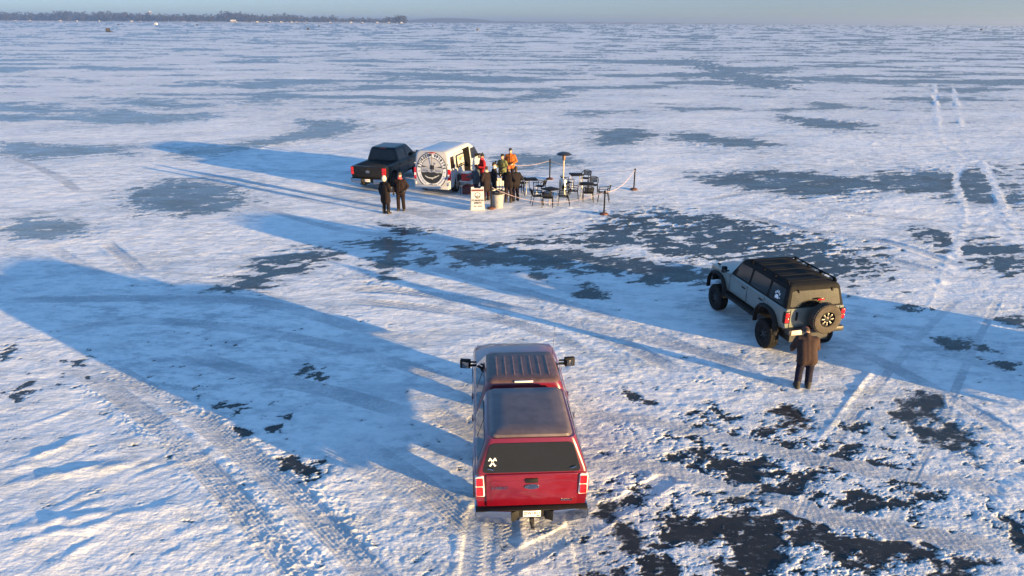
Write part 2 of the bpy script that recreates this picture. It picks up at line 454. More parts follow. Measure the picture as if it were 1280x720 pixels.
def wheel(parent, c, r, w, side, tyre_m, rim_m, spokes=6, name='wheel', rim_r=0.6, knob=True):
    """wheel > tyre, rim; side = +1 right, -1 left (outer face); axis along x"""
    wo = bpy.data.objects.new(name, None); COL.objects.link(wo); wo.parent = parent; wo.location = c
    bm = new_bm(); h = w / 2; ri = r * rim_r
    lathe(bm, [(ri * 0.97, -h * 0.85), (r * 0.80, -h), (r * 0.95, -h * 0.93), (r, -h * 0.72), (r, h * 0.72), (r * 0.95, h * 0.93), (r * 0.80, h), (ri * 0.97, h * 0.85)], 'x', seg=40, ring=True)
    if knob:
        for k in range(36):
            a = 2 * math.pi * k / 36
            for j, hx in enumerate((-0.55, 0.0, 0.55)):
                aa = a + (0.09 if j == 1 else 0)
                rot = Matrix.Rotation(aa, 3, 'X')
                box(bm, rot @ Vector((hx * h, 0, r + 0.004)), (h * 0.42, r * 0.10, 0.02), rot)
    finish('tyre', bm, tyre_m, wo, 30)
    bm = new_bm()
    s = side
    xo = s * h * 0.78
    lathe(bm, [(ri, -s * h * 0.8), (ri, xo), (ri * 0.93, xo), (ri * 0.86, s * h * 0.35), (ri * 0.86, -s * h * 0.8)], 'x', seg=32, ring=True)   # barrel
    lathe(bm, [(ri * 0.25, s * h * 0.2), (ri * 0.25, s * h * 0.66), (ri * 0.12, s * h * 0.72), (0, s * h * 0.72)], 'x', seg=16)
    lathe(bm, [(0, s * h * 0.10), (ri * 0.86, s * h * 0.10), (ri * 0.86, s * h * 0.14), (0, s * h * 0.14)], 'x', seg=24)
    for k in range(spokes):
        rot = Matrix.Rotation(2 * math.pi * k / spokes, 3, 'X')
        box(bm, rot @ Vector((s * h * 0.52, 0, ri * 0.55)), (h * 0.22, ri * 0.20, ri * 0.74), rot)
    finish('rim', bm, rim_m, wo, 30)
    return wo
# ------------------------------------------------------------------ ground: one sheet of snow and lake ice
def perlin(x, y, seed):
    rng = np.random.RandomState(seed)
    perm = rng.permutation(512)
    ang = rng.rand(512) * 2 * np.pi
    gx, gy = np.cos(ang), np.sin(ang)
    xi = np.floor(x).astype(np.int64); yi = np.floor(y).astype(np.int64)
    xf = x - xi; yf = y - yi
    u = xf * xf * xf * (xf * (xf * 6 - 15) + 10)
    v = yf * yf * yf * (yf * (yf * 6 - 15) + 10)
    def g(ix, iy, fx, fy):
        h = perm[(perm[ix & 511] + iy) & 511]
        return gx[h] * fx + gy[h] * fy
    a = g(xi, yi, xf, yf); b = g(xi + 1, yi, xf - 1, yf)
    c = g(xi, yi + 1, xf, yf - 1); d = g(xi + 1, yi + 1, xf - 1, yf - 1)
    return ((a + (b - a) * u) * (1 - v) + (c + (d - c) * u) * v) * 1.5

def sstep(a, b, t):
    t = np.clip((t - a) / (b - a), 0, 1)
    return t * t * (3 - 2 * t)

def build_ground():
    d = 4.5
    rows = []
    while d < 11000:
        rows.append(d)
        d += max(0.018, 0.62 * (d * d + CAM_H ** 2) / (CAM_H * 704.0))
    dd = np.array(rows)
    dd[-1] = 11000.0
    pre = np.array([-11000., -3000., -600., -100., -20., -4., 2.])
    yy = np.concatenate([pre, dd])
    core = np.linspace(-1, 1, 1180)
    width = 0.85 * np.maximum(yy, 4.5) + 4.2
    outer_mul = np.array([1.15, 1.5, 2.5, 6.0])
    X = []
    for k in outer_mul[::-1]: X.append(-width * k - (10000 if k == 6.0 else 0))
    X = np.array(X).T
    Xc = width[:, None] * core[None, :]
    Xo = np.array([width * k + (10000 if k == 6.0 else 0) for k in outer_mul]).T
    X = np.concatenate([X, Xc, Xo], axis=1)
    X = np.clip(X, -11000, 11000)
    Y = np.repeat(yy[:, None], X.shape[1], axis=1)
    nr, nc = X.shape
    x = X.ravel(); y = Y.ravel()
    step = np.maximum(np.gradient(yy), 0.01)
    step = np.repeat(step[:, None], nc, axis=1).ravel()
    dist = np.hypot(x, np.maximum(y, 0))
    wd = np.repeat(width[:, None], nc, axis=1).ravel()
    live = (1 - sstep(0.90, 0.99, np.abs(x) / wd)) * sstep(4.6, 6.0, y)      # relief dies away outside the core
    def damp(lam):                                                # a wave the grid cannot carry is left out
        return sstep(1.6, 4.0, lam / step)
    wx = perlin(x / 9.0, y / 9.0, 1); wy = perlin(x / 9.0 + 40, y / 9.0, 2)
    # ------- where the wind and the traffic have bared the ice
    def fb(sx, sy, seed, octs=4, rough=0.55):
        t = np.zeros_like(x); a = 1.0; s = 0
        for o in range(octs):
            f = 2.03 ** o
            t += a * perlin(x / sx * f + 13 * o, y / sy * f + 7 * o, seed + o); s += a; a *= rough
        return t / s
    cr, sr = math.cos(-0.35), math.sin(-0.35)
    xr, yr = x * cr - y * sr, x * sr + y * cr
    def fbr(sx, sy, seed, octs=4, rough=0.6):
        t = np.zeros_like(x); a = 1.0; s = 0
        for o in range(octs):
            f = 2.03 ** o
            t += a * perlin(xr / sx * f + 13 * o, yr / sy * f + 7 * o, seed + o); s += a; a *= rough
        return t / s
    edge = fbr(2.6, 1.1, 20, 6, 0.74) * 1.3 + fbr(2.9, 0.42, 170, 3, 0.6) * 0.9                        # ragged edges, drawn out along the wind
    near_ = fbr(1.3, 0.75, 120, 6, 0.78) * 1.9
    chip = fbr(0.42, 0.28, 150, 5, 0.75) * 1.9
    fleck = fbr(0.75, 0.42, 90, 4, 0.7) * 1.7
    wide = fb(22, 10, 31, 6, 0.64) * 1.7
    wide2 = fb(70, 45, 47, 3, 0.5) * 1.3
    m = np.full_like(x, -2.0)
    milk = np.full_like(x, 0.7)
    far = sstep(42, 75, y + wx * 6)
    base = wide * 1.0 + wide2 * 0.45 - 0.13 + 0.04 * sstep(100, 500, y)
    m = np.where(far > 0, base * 2.0 - (1 - far) * 2.2 + edge * 0.55, -2.0 + 0.4 * edge)
    for pts, soft, amp, mk in ICE_PATCHES:
        P = np.array(pts)
        ext = 3.0 + 0.05 * P[:, 1].mean()
        sel = np.where((x > P[:, 0].min() - ext) & (x < P[:, 0].max() + ext) & (y > P[:, 1].min() - ext) & (y < P[:, 1].max() + ext))[0]
        px_, py_ = x[sel], y[sel]
        # smooth warp so the outline is not straight-sided
        sc = 0.012 * P[:, 1].mean() + 0.05
        px_ = px_ + wx[sel] * sc * 2; py_ = py_ + wy[sel] * sc * 3
        dmin = np.full(sel.shape, 1e9); inside = np.zeros(sel.shape, bool)
        for i in range(len(P)):
            a = P[i]; b = P[(i + 1) % len(P)]
            ex, ey = b - a
            t = np.clip(((px_ - a[0]) * ex + (py_ - a[1]) * ey) / (ex * ex + ey * ey + 1e-12), 0, 1)
            dmin = np.minimum(dmin, np.hypot(px_ - a[0] - t * ex, py_ - a[1] - t * ey))
            c = ((a[1] <= py_) & (b[1] > py_)) | ((b[1] <= py_) & (a[1] > py_))
            inside ^= c & (px_ < a[0] + (py_ - a[1]) / (ey if abs(ey) > 1e-9 else 1e-9) * ex)
        size = math.sqrt(max(np.ptp(P[:, 0]) * np.ptp(P[:, 1]), 0.01))
        L = soft * min(0.035 * P[:, 1].mean() + 0.02, 0.30 * size)
        v = np.clip(np.where(inside, dmin, -dmin) / L, -2.6, 1.3)
        if P[:, 1].mean() < 23:
            v = np.minimum(v, 0.55)
            v = v + amp * 1.15 * (near_[sel] if size > 1.1 else chip[sel]) - 0.1 * amp
        else: v = np.minimum(v, 0.95 if P[:, 1].mean() < 42 else 1.0) + 1.5 * amp * (0.85 * edge[sel] + (0.75 * fleck[sel] if P[:, 1].mean() < 36 else 0.25 * fleck[sel])) - 0.15 * amp
        upd = v > m[sel]
        m[sel] = np.maximum(m[sel], v)
        milk[sel] = np.where(upd | (v > -0.5), mk, milk[sel])
    # crumbs of bare ice between the boot-marks on the near right, a few elsewhere
    reg_ = np.exp(-((x - 5.5) / 5.0) ** 2 - ((y - 11.5) / 4.0) ** 2) + 0.5 * np.exp(-((x + 10) / 5.0) ** 2 - ((y - 16) / 3.0) ** 2)
    m = np.maximum(m, np.where(y < 26, 1.7 * chip + 0.9 * fleck - 1.55 + 0.75 * reg_, -3))
    # ------- snow relief
    h = np.zeros_like(x)
    h += 0.06 * perlin(x / 11, y / 8, 60) * damp(8) * sstep(14, 40, y)
    h += 0.020 * perlin(xr / 4.5, yr / 2.2, 61) * damp(2.2)
    h += 0.008 * perlin(xr / 1.6, yr / 0.8, 62) * damp(0.8)
    tramp = 0.35 + 0.65 * sstep(-0.25, 0.45, fb(7, 6, 66, 3)) * 1.0           # where boots and wheels have churned it
    tramp = np.maximum(tramp, np.exp(-(((x - 2.5) / 6) ** 2 + ((y - 15) / 7) ** 2)))
    tramp = np.maximum(tramp, 0.8 * np.exp(-(((x - 2.0) / 6) ** 2 + ((y - 34) / 5) ** 2)))
    smooth_drift = np.exp(-(((x + 7.5) / 5.0) ** 2 + ((y - 15.5) / 4.0) ** 2))
    tramp = tramp * (1 - 0.85 * smooth_drift)
    lump = perlin(x / 0.42, y / 0.34, 63)
    lump2 = perlin(x / 0.17 + lump * 0.4, y / 0.15, 64)
    lump3 = perlin(x / 0.075, y / 0.07, 65)
    h += tramp * (0.010 * np.abs(lump) * damp(0.38) + 0.015 * np.abs(perlin(x / 0.95, y / 0.7, 67)) * damp(0.8) * sstep(18, 30, y) + 0.0052 * lump2 * damp(0.16) + 0.0036 * lump3 * damp(0.072))
    # wind ripples in the open drift on the near left
    rip = np.exp(-(((x + 7) / 4.0) ** 2 + ((y - 11.5) / 3.0) ** 2))
    c2, s2 = math.cos(0.75), math.sin(0.75)
    xp, yp = x * c2 + y * s2, -x * s2 + y * c2
    rv = perlin(xp / 1.5, yp / 0.38 + 0.6 * perlin(x / 1.2, y / 1.2, 71), 70)
    h += rip * 0.018 * np.abs(rv) * damp(0.3)
    h += (1 - np.clip(rip * 1.5, 0, 1)) * 0.007 * np.abs(perlin(xp / 2.2, yp / 0.5, 72)) * damp(0.45) * sstep(-0.2, 0.5, perlin(x / 6, y / 6, 73))
    # ------- tracks
    slush = np.zeros_like(x)
    bare = np.zeros_like(x)
    for ti, (kind, hw, pts) in enumerate(TRACKS):
        P = np.array(pts)
        # smooth the path (Catmull-Rom)
        Q = []
        for i in range(len(P) - 1):
            p0 = P[max(i - 1, 0)]; p1 = P[i]; p2 = P[i + 1]; p3 = P[min(i + 2, len(P) - 1)]
            for t in np.linspace(0, 1, 6, endpoint=False):
                Q.append(0.5 * (2 * p1 + (p2 - p0) * t + (2 * p0 - 5 * p1 + 4 * p2 - p3) * t * t + (3 * p1 - p0 - 3 * p2 + p3) * t ** 3))
        Q.append(P[-1]); Q = np.array(Q)
        ext = hw * 4 + 0.2
        sel = np.where((x > Q[:, 0].min() - ext) & (x < Q[:, 0].max() + ext) & (y > Q[:, 1].min() - ext) & (y < Q[:, 1].max() + ext))[0]
        if not len(sel): continue
        px_, py_ = x[sel], y[sel]
        best = np.full(sel.shape, 1e9); side = np.zeros(sel.shape); along = np.zeros(sel.shape)
        acc = 0.0
        for i in range(len(Q) - 1):
            a = Q[i]; b = Q[i + 1]; e = b - a; ln = math.hypot(*e)
            if ln < 1e-6: continue
            t = np.clip(((px_ - a[0]) * e[0] + (py_ - a[1]) * e[1]) / (ln * ln), 0, 1)
            dx, dy = px_ - a[0] - t * e[0], py_ - a[1] - t * e[1]
            dq = np.hypot(dx, dy)
            k = dq < best
            best[k] = dq[k]; side[k] = np.sign(e[0] * dy - e[1] * dx)[k]; along[k] = acc + t[k] * ln
            acc += ln
        s = best * side
        # the mark fades in and out along its length
        fade = sstep(0, 1.2, along) * sstep(0, 1.2, acc - along)
        fade *= 0.55 + 0.45 * sstep(-0.3, 0.3, perlin(along / 2.3, along * 0 + ti * 3.7, 80 + ti))
        q = best / hw
        dsel = damp(max(hw, 0.15))[sel] if kind != 'tread' else 1.0
        if kind == 'rut':
            hh = -0.012 * (1 - sstep(0.55, 1.0, q)) + 0.009 * np.exp(-((q - 1.35) / 0.35) ** 2)
            hh = hh + (q < 0.9) * 0.0022 * np.sin(along * 2 * np.pi / 0.11 + np.abs(s) * 18) * damp(0.11)[sel] * sstep(-0.1, 0.35, perlin(px_ / 0.45, py_ / 0.4, 91))
            hh = hh + (q < 0.95) * 0.0036 * np.cos(s * 2 * np.pi / 0.075)
            hh = hh * (1 + np.clip((py_ - 16) / 10, 0, 1.6)) * min(1, hw / 0.25) ** 1.5
            h[sel] = h[sel] * np.where(q < 1, 1 - 0.5 * fade, 1) + hh * fade * dsel
            slush[sel] = np.maximum(slush[sel], 0.65 * fade * (q < 1))
            m[sel] -= 0.55 * fade * (1 - sstep(0.3, 1.6, q + 0.5 * perlin(px_ / 0.3, py_ / 0.3, 93)))
        elif kind == 'tread':
            core_ = 1 - sstep(0.8, 1.0, q)
            hh = -0.010 * core_ + 0.006 * np.exp(-((q - 1.2) / 0.25) ** 2)
            bars = np.where(np.sin(along * 2 * np.pi / 0.10 + np.abs(s) * 30) > 0, 1.0, -1.0) * (np.abs(np.sin(s / hw * np.pi * 2.5)) > 0.35)
            h[sel] = h[sel] * (1 - 0.8 * core_) + hh + 0.0032 * bars * core_ * sstep(-0.35, 0.25, perlin(px_ / 0.35, py_ / 0.3, 92))
            slush[sel] = np.maximum(slush[sel], 0.35 * core_)
        elif kind == 'churn':
            cl = np.maximum(0, perlin(px_ / 0.16, py_ / 0.13, 85) + 0.8 * perlin(px_ / 0.07, py_ / 0.07, 86))
            band = np.exp(-((np.abs(q - 0.55)) / 0.3) ** 2)
            h[sel] += (0.026 * cl * band + 0.004 * cl * (q < 1) + 0.0030 * np.cos(s * 2 * np.pi / 0.085) * (q < 0.45)) * fade
        elif kind == 'slush':
            core_ = (1 - sstep(0.7, 1.15, q + 0.7 * perlin(px_ / 0.35, py_ / 0.3, 87))) * fade
            h[sel] = h[sel] * (1 - 0.5 * core_) + core_ * 0.0012 * np.sin(along * 2 * np.pi / 0.12 + s * 14) - 0.008 * core_
            slush[sel] = np.maximum(slush[sel], core_)
            m[sel] = m[sel] * (1 - core_) - 1.0 * core_
        elif kind == 'ridge':
            h[sel] += min(0.050, hw * 0.30) * np.exp(-(q / 0.9) ** 2) * fade * dsel * (0.7 + 0.5 * perlin(along / 0.35, s / 0.3, 88))
            m[sel] -= 1.5 * np.exp(-q ** 2) * fade
        elif kind == 'trail':
            core_ = np.exp(-(q / 0.8) ** 2) * fade
            h[sel] += core_ * (0.016 * perlin(px_ / 0.4, py_ / 0.6, 89) + 0.006)
            m[sel] -= 3.0 * core_
    # ------- melt the relief down to the ice
    ice = sstep(-0.12, 0.12, m)
    thin = sstep(-1.3, 0.0, m)
    h = h * (1 - 0.55 * thin) + 0.013 * (1 - sstep(-0.30, 0.02, m)) * damp(0.1)
    h = h * (1 - ice) + ice * (0.0015 * lump2 * damp(0.16))
    h = h * live - 0.03
    co = np.empty((nr * nc, 3), np.float32)
    co[:, 0] = x; co[:, 1] = y; co[:, 2] = h
    idx = np.arange(nr * nc).reshape(nr, nc)
    quads = np.stack([idx[:-1, :-1], idx[:-1, 1:], idx[1:, 1:], idx[1:, :-1]], axis=-1).reshape(-1, 4)
    me = bpy.data.meshes.new('frozen_lake')
    me.vertices.add(len(co)); me.vertices.foreach_set('co', co.ravel())
    me.loops.add(quads.size); me.loops.foreach_set('vertex_index', quads.ravel().astype(np.int32))
    me.polygons.add(len(quads))
    me.polygons.foreach_set('loop_start', np.arange(0, quads.size, 4, dtype=np.int32))
    me.polygons.foreach_set('use_smooth', np.ones(len(quads), bool))
    me.update(calc_edges=True)
    for nm, arr in (('ice', np.clip(m, -3, 3)), ('milk', milk), ('slush', slush)):
        at = me.attributes.new(nm, 'FLOAT', 'POINT')
        at.data.foreach_set('value', arr.astype(np.float32))
    ob = bpy.data.objects.new('frozen_lake', me)
    COL.objects.link(ob)
    ob['kind'] = 'structure'
    me.materials.append(ground_material())
    return ob

def ground_material():
    m = bpy.data.materials.new('snow_and_ice')
    m.use_nodes = True
    nt = m.node_tree; nt.nodes.clear()
    N = lambda t, **k: nt.nodes.new(t)
    L = nt.links.new
    def math_(op, a, b=None, clamp=False):
        n = N('ShaderNodeMath'); n.operation = op; n.use_clamp = clamp
        for i, v in enumerate((a, b)):
            if v is None: continue
            if isinstance(v, (int, float)): n.inputs[i].default_value = v
            else: L(v, n.inputs[i])
        return n.outputs[0]
    def maprange(v, a, b, c=0.0, d=1.0, smooth=True):
        n = N('ShaderNodeMapRange'); n.interpolation_type = 'SMOOTHSTEP' if smooth else 'LINEAR'
        L(v, n.inputs['Value'])
        for k, t in zip(('From Min', 'From Max', 'To Min', 'To Max'), (a, b, c, d)): n.inputs[k].default_value = t
        return n.outputs['Result']
    def noise(scale, detail=4, rough=0.6, vec=None):
        n = N('ShaderNodeTexNoise'); n.inputs['Scale'].default_value = scale; n.inputs['Detail'].default_value = detail
        n.inputs['Roughness'].default_value = rough
        L(vec if vec else tc.outputs['Object'], n.inputs['Vector'])
        return n.outputs['Fac']
    def mixc(f, a, b):
        n = N('ShaderNodeMix'); n.data_type = 'RGBA'
        if isinstance(f, float): n.inputs[0].default_value = f
        else: L(f, n.inputs[0])
        for i, v in ((6, a), (7, b)):
            if isinstance(v, tuple): n.inputs[i].default_value = (*v, 1)
            else: L(v, n.inputs[i])
        return n.outputs[2]
    tc = N('ShaderNodeTexCoord')
    at = {}
    for nm in ('ice', 'milk', 'slush'):
        a = N('ShaderNodeAttribute'); a.attribute_name = nm; at[nm] = a.outputs['Fac']
    mp = N('ShaderNodeMapping'); mp.inputs['Rotation'].default_value = (0, 0, 0.35); mp.inputs['Scale'].default_value = (0.45, 1, 1)
    L(tc.outputs['Object'], mp.inputs['Vector'])
    mp2 = N('ShaderNodeMapping'); mp2.inputs['Rotation'].default_value = (0, 0, 0.12); mp2.inputs['Scale'].default_value = (0.28, 1, 1)
    L(tc.outputs['Object'], mp2.inputs['Vector'])
    n_fine = noise(5.0, 7, 0.72, mp.outputs['Vector'])
    n_mid = noise(0.9, 5, 0.65, mp.outputs['Vector'])
    mm = math_('ADD', at['ice'], math_('MULTIPLY', math_('SUBTRACT', n_fine, 0.5), 1.7))
    mask = math_('MULTIPLY', maprange(mm, -0.28, 0.30), maprange(at['milk'], 0.1, 0.9, 1.0, 0.80))
    dust = maprange(mm, -2.0, 0.1)
    # snow
    snow_n = noise(0.35, 6, 0.6)
    snow = mixc(snow_n, (0.80, 0.80, 0.82), (0.86, 0.865, 0.88))
    snow = mixc(math_('MULTIPLY', dust, 0.40), snow, (0.50, 0.53, 0.57))            # thin snow lets the ice through
    # glazed, half-bared snow in specks and streaks, thicker in some places than others
    spk = maprange(noise(2.2, 9, 0.78, mp.outputs['Vector']), 0.455, 0.61)
    reg = maprange(noise(0.16, 4, 0.6), 0.36, 0.62, 0.22, 0.72)
    snow = mixc(math_('MULTIPLY', spk, reg), snow, (0.30, 0.35, 0.40))
    stk = maprange(noise(0.55, 8, 0.72, mp2.outputs['Vector']), 0.50, 0.66)
    snow = mixc(math_('MULTIPLY', stk, 0.55), snow, (0.38, 0.44, 0.50))
    sl_n = noise(14.0, 5, 0.75)
    snow = mixc(math_('MULTIPLY', at['slush'], maprange(sl_n, 0.22, 0.58)), snow, (0.33, 0.35, 0.39))
    bs = N('ShaderNodeBsdfPrincipled')
    L(snow, bs.inputs['Base Color']); bs.inputs['Roughness'].default_value = 0.75
    bs.inputs['Specular IOR Level'].default_value = 0.25
    b1 = N('ShaderNodeBump'); b1.inputs['Strength'].default_value = 0.8; b1.inputs['Distance'].default_value = 0.02
    L(noise(11.0, 7, 0.75), b1.inputs['Height'])
    b2 = N('ShaderNodeBump'); b2.inputs['Strength'].default_value = 0.75; b2.inputs['Distance'].default_value = 0.12
    L(noise(2.6, 6, 0.66, mp.outputs['Vector']), b2.inputs['Height']); L(b1.outputs[0], b2.inputs['Normal'])
    L(b2.outputs[0], bs.inputs['Normal'])
    # ice: black and clear near the camera's side of the lake, frosted and milky further out
    clear = mixc(n_mid, (0.014, 0.015, 0.017), (0.050, 0.050, 0.052))
    frost = mixc(n_mid, (0.055, 0.100, 0.110), (0.115, 0.170, 0.180))
    ic = mixc(at['milk'], clear, frost)
    sp = maprange(noise(9.0, 6, 0.8, mp.outputs['Vector']), 0.56, 0.70)
    ic = mixc(math_('MULTIPLY', sp, 0.65), ic, (0.45, 0.47, 0.50))                   # blown snow lying on the ice
    bi = N('ShaderNodeBsdfPrincipled')
    L(ic, bi.inputs['Base Color'])
    L(maprange(n_mid, 0.3, 0.7, 0.16, 0.42), bi.inputs['Roughness'])
    bi.inputs['IOR'].default_value = 1.31
    bi.inputs['Specular IOR Level'].default_value = 0.36
    b3 = N('ShaderNodeBump'); b3.inputs['Strength'].default_value = 0.10; b3.inputs['Distance'].default_value = 0.02
    L(noise(6.0, 4, 0.6), b3.inputs['Height']); L(b3.outputs[0], bi.inputs['Normal'])
    mx = N('ShaderNodeMixShader'); L(mask, mx.inputs[0]); L(bs.outputs[0], mx.inputs[1]); L(bi.outputs[0], mx.inputs[2])
    out = N('ShaderNodeOutputMaterial'); L(mx.outputs[0], out.inputs['Surface'])
    return m

ground = build_ground()
# height of the snow under a point, so that things stand on it
_co = np.empty(len(ground.data.vertices) * 3, np.float32); ground.data.vertices.foreach_get('co', _co); _co = _co.reshape(-1, 3)
_near = _co[(_co[:, 1] > 8) & (_co[:, 1] < 48) & (np.abs(_co[:, 0]) < 20)]
def gz(x, y, r=0.25):
    k = (np.abs(_near[:, 0] - x) < r) & (np.abs(_near[:, 1] - y) < r)
    return float(_near[k, 2].mean()) if k.any() else 0.0
# ------------------------------------------------------------------ pickups (x right, y forward, origin on the ground under the rear bumper)
def pickup(name, label, loc, heading, paint, roof_paint, cab0, roof1, belt=1.26, roof_z=1.93, topper=False, rearwin=True):
    """cab0: rear wall of the cab; roof1: front edge of the roof"""
    t = thing(name, label, 'pickup truck', loc, -R(heading))
    base_y = roof1 + 0.82                      # foot of the windscreen
    Lh = 5.70
    # ---- body: bed sides, doors, bonnet in one shell
    bm = new_bm()
    def half(top, w=1.0, crown=0.0, sill=0.50):
        return [(0, sill), (0.86 * w, sill), (0.955 * w, sill + 0.10), (0.985 * w, sill + 0.30), (0.995 * w, 0.98), (0.985 * w, top - 0.14),
                (0.955 * w, top - 0.04), (0.91 * w, top), (0.55 * w, top + crown), (0, top + crown)]
    secs = [(0.10, half(belt, 0.965)), (0.13, half(belt, 0.985)), (0.9, half(belt)), (cab0 - 0.02, half(belt)), (cab0 + 0.3, half(belt)), (base_y - 0.15, half(belt - 0.01)),
            (base_y + 0.05, half(belt - 0.03, 1.0, 0.02)), (base_y + 0.55, half(belt - 0.06, 0.995, 0.05)), (5.25, half(belt - 0.12, 0.985, 0.05)),
            (5.52, half(belt - 0.17, 0.955, 0.04)), (5.66, half(belt - 0.24, 0.92, 0.02)), (5.70, half(belt - 0.34, 0.88, 0.0))]
    loft_y(bm, secs)
    body = finish('body', bm, [paint, PLAST], t, 38)
    ry, fy, wr = 1.22, 1.22 + 3.45, 0.40
    cb = new_bm()
    for y in (ry, fy):
        for s in (-1, 1):
            lathe(cb, [(0, s * 0.60), (wr + 0.09, s * 0.60), (wr + 0.09, s * 1.2), (0, s * 1.2)], 'x', (0, y, wr + 0.02), 32)
    cut(body, cb, PLAST)
    if not topper:                              # open cargo box, closed by a soft cover set just inside the rails
        cb = new_bm(); box(cb, (0, (0.2 + cab0 - 0.1) / 2, belt), (1.64, cab0 - 0.32, 0.09)); cut(body, cb)
    for y in (ry, fy):                          # wheel lips
        for s in (-1, 1):
            bm = new_bm()
            pts = [(s * 0.988, y + (wr + 0.11) * math.cos(a), wr + 0.02 + (wr + 0.11) * math.sin(a)) for a in [R(-8 + 196 * k / 20) for k in range(21)]]
            tube(bm, pts, 0.022, 6)
            finish('wheel_lip', bm, paint, t)
            wheel(t, (s * 0.845, y, wr - 0.015), wr, 0.27, s, RUBBER, ALU if topper else DARKRIM, 6, rim_r=0.58)
    bm = new_bm()                               # chassis seen under the sills
    box(bm, (0, 2.9, 0.42), (1.3, 4.9, 0.2)); box(bm, (0, 1.22, 0.40), (1.4, 0.14, 0.14))
    finish('chassis', bm, STEEL, t)
    # ---- cab
    W = [(belt - 0.03, cab0, base_y + 0.02, 0.93, 0.93, 0.10), (belt + 0.02, cab0 + 0.01, base_y - 0.02, 0.915, 0.91, 0.10),
         (roof_z - 0.14, cab0 + 0.10, roof1 + 0.17, 0.755, 0.735, 0.12), (roof_z - 0.055, cab0 + 0.13, roof1 + 0.06, 0.715, 0.70, 0.13)]
    bm = new_bm()
    loft_z(bm, W)
    finish('cab', bm, paint, t, 40)
    # roof skin with pressed ribs
    bm = new_bm()
    loft_z(bm, [(roof_z - 0.06, cab0 + 0.125, roof1 + 0.075, 0.722, 0.707, 0.14), (roof_z - 0.02, cab0 + 0.15, roof1 + 0.01, 0.70, 0.685, 0.14),
                (roof_z, cab0 + 0.20, roof1 - 0.06, 0.66, 0.645, 0.14), (roof_z + 0.008, cab0 + 0.4, roof1 - 0.25, 0.5, 0.5, 0.14)])
    if topper:
        for k in range(7):
            x = -0.51 + k * 0.17
            tube(bm, [(x, cab0 + 0.30, roof_z - 0.034), (x, cab0 + 0.36, roof_z - 0.014), (x, roof1 - 0.26, roof_z - 0.014), (x, roof1 - 0.18, roof_z - 0.034)], 0.030, 8)
        bmesh.ops.translate(bm, verts=bm.verts, vec=(0, 0, 0))
    finish('roof', bm, roof_paint, t, 40)
    hw = lambda z: lerp_tab(W, z, 3)
    yr = lambda z: lerp_tab(W, z, 1)
    yf = lambda z: lerp_tab(W, z, 2)
    zb, zt = belt + 0.03, roof_z - 0.15
    # side windows
    span0, span1 = cab0 + 0.16, base_y - 0.22
    mid = span0 + (span1 - span0) * (0.42 if topper else 0.48)
    for s in (-1, 1):
        for a, b, kind in ((span0, mid - 0.04, 0), (mid + 0.04, span1, 1)):
            if kind: poly = [(a, zb), (b, zb), (b - 0.78, zt) if b - 0.78 > a else (a + .1, zt), (a, zt)]
            else: poly = [(a, zb), (b, zb), (b, zt), (a + 0.06, zt)]
            poly = round_poly(poly, 0.06)
            bm = new_bm()
            nrm = Vector((s * (zt - zb), 0, hw(zb) - hw(zt)))
            slab(bm, [(s * hw(z), y, z) for y, z in poly], nrm, -0.01, 0.006)
            finish('side_window', bm, GLASS, t, 20)
        # door shut lines and handles
        for y in ((cab0 + 0.03, mid, base_y - 0.12)):
            bm = new_bm(); box(bm, (s * 0.992, y, 0.92), (0.008, 0.012, 0.58)); finish('door_gap', bm, PLAST, t)
        for y in (mid + 0.16, cab0 + 0.22):
            bm = new_bm(); box(bm, (s * 1.0, y, 1.07), (0.03, 0.20, 0.035)); finish('door_handle', bm, paint if topper else PLAST, t, bevel=0.008)
        # mirror > glass
        bm = new_bm()
        y0 = base_y - 0.30
        box(bm, (s * 1.00, y0, belt + 0.10), (0.20, 0.06, 0.05)); box(bm, (s * 1.00, y0, belt + 0.18), (0.20, 0.05, 0.04))
        mo = None
        rot = Matrix.Rotation(R(8) * s, 3, 'Z')
        box(bm, (s * 1.145, y0 + 0.02, belt + 0.14), (0.23, 0.11, 0.20), rot)
        mo = finish('mirror', bm, PLAST, t, bevel=0.02)
        bm = new_bm(); box(bm, (s * 1.145, y0 - 0.058, belt + 0.14), (0.15, 0.006, 0.135), Matrix.Rotation(R(24) * s, 3, 'Z')); finish('glass', bm, MIRROR, mo, bevel=0.002)
    # windscreen and rear window
    bm = new_bm()
    poly = round_poly([(-0.80, zb + 0.02), (0.80, zb + 0.02), (0.66, zt + 0.03), (-0.66, zt + 0.03)], 0.08)
    slab(bm, [(x, yf(z), z) for x, z in poly], (0, zt - zb, yf(zb) - yf(zt)), -0.01, 0.007)
    finish('windscreen', bm, GLASS, t, 20)
    if rearwin:
        bm = new_bm()
        poly = round_poly([(-0.76, zb + 0.03), (0.76, zb + 0.03), (0.66, zt + 0.02), (-0.66, zt + 0.02)], 0.08)
        slab(bm, [(x, yr(z), z) for x, z in poly], (0, -1, 0.15), -0.01, 0.008)
        finish('rear_window', bm, GLASS, t, 20)
    # cargo lamp on the back edge of the roof
    bm = new_bm(); box(bm, (0, cab0 + 0.125, roof_z - 0.03), (0.36, 0.03, 0.035)); lamp = finish('high_brake_light', bm, LENSW if topper else LENS, t, bevel=0.006)
    # bonnet seams, grille, headlights
    bm = new_bm(); box(bm, (0, 5.715, 0.86), (1.25, 0.05, 0.30)); 
    for k in range(3): box(bm, (0, 5.745, 0.77 + 0.09 * k), (1.22, 0.02, 0.02))
    finish('grille', bm, CHROME if topper else PLAST, t, bevel=0.008)
    for s in (-1, 1):
        bm = new_bm(); box(bm, (s * 0.76, 5.66, 0.88), (0.26, 0.12, 0.24)); finish('headlight', bm, LENSW, t, bevel=0.02)
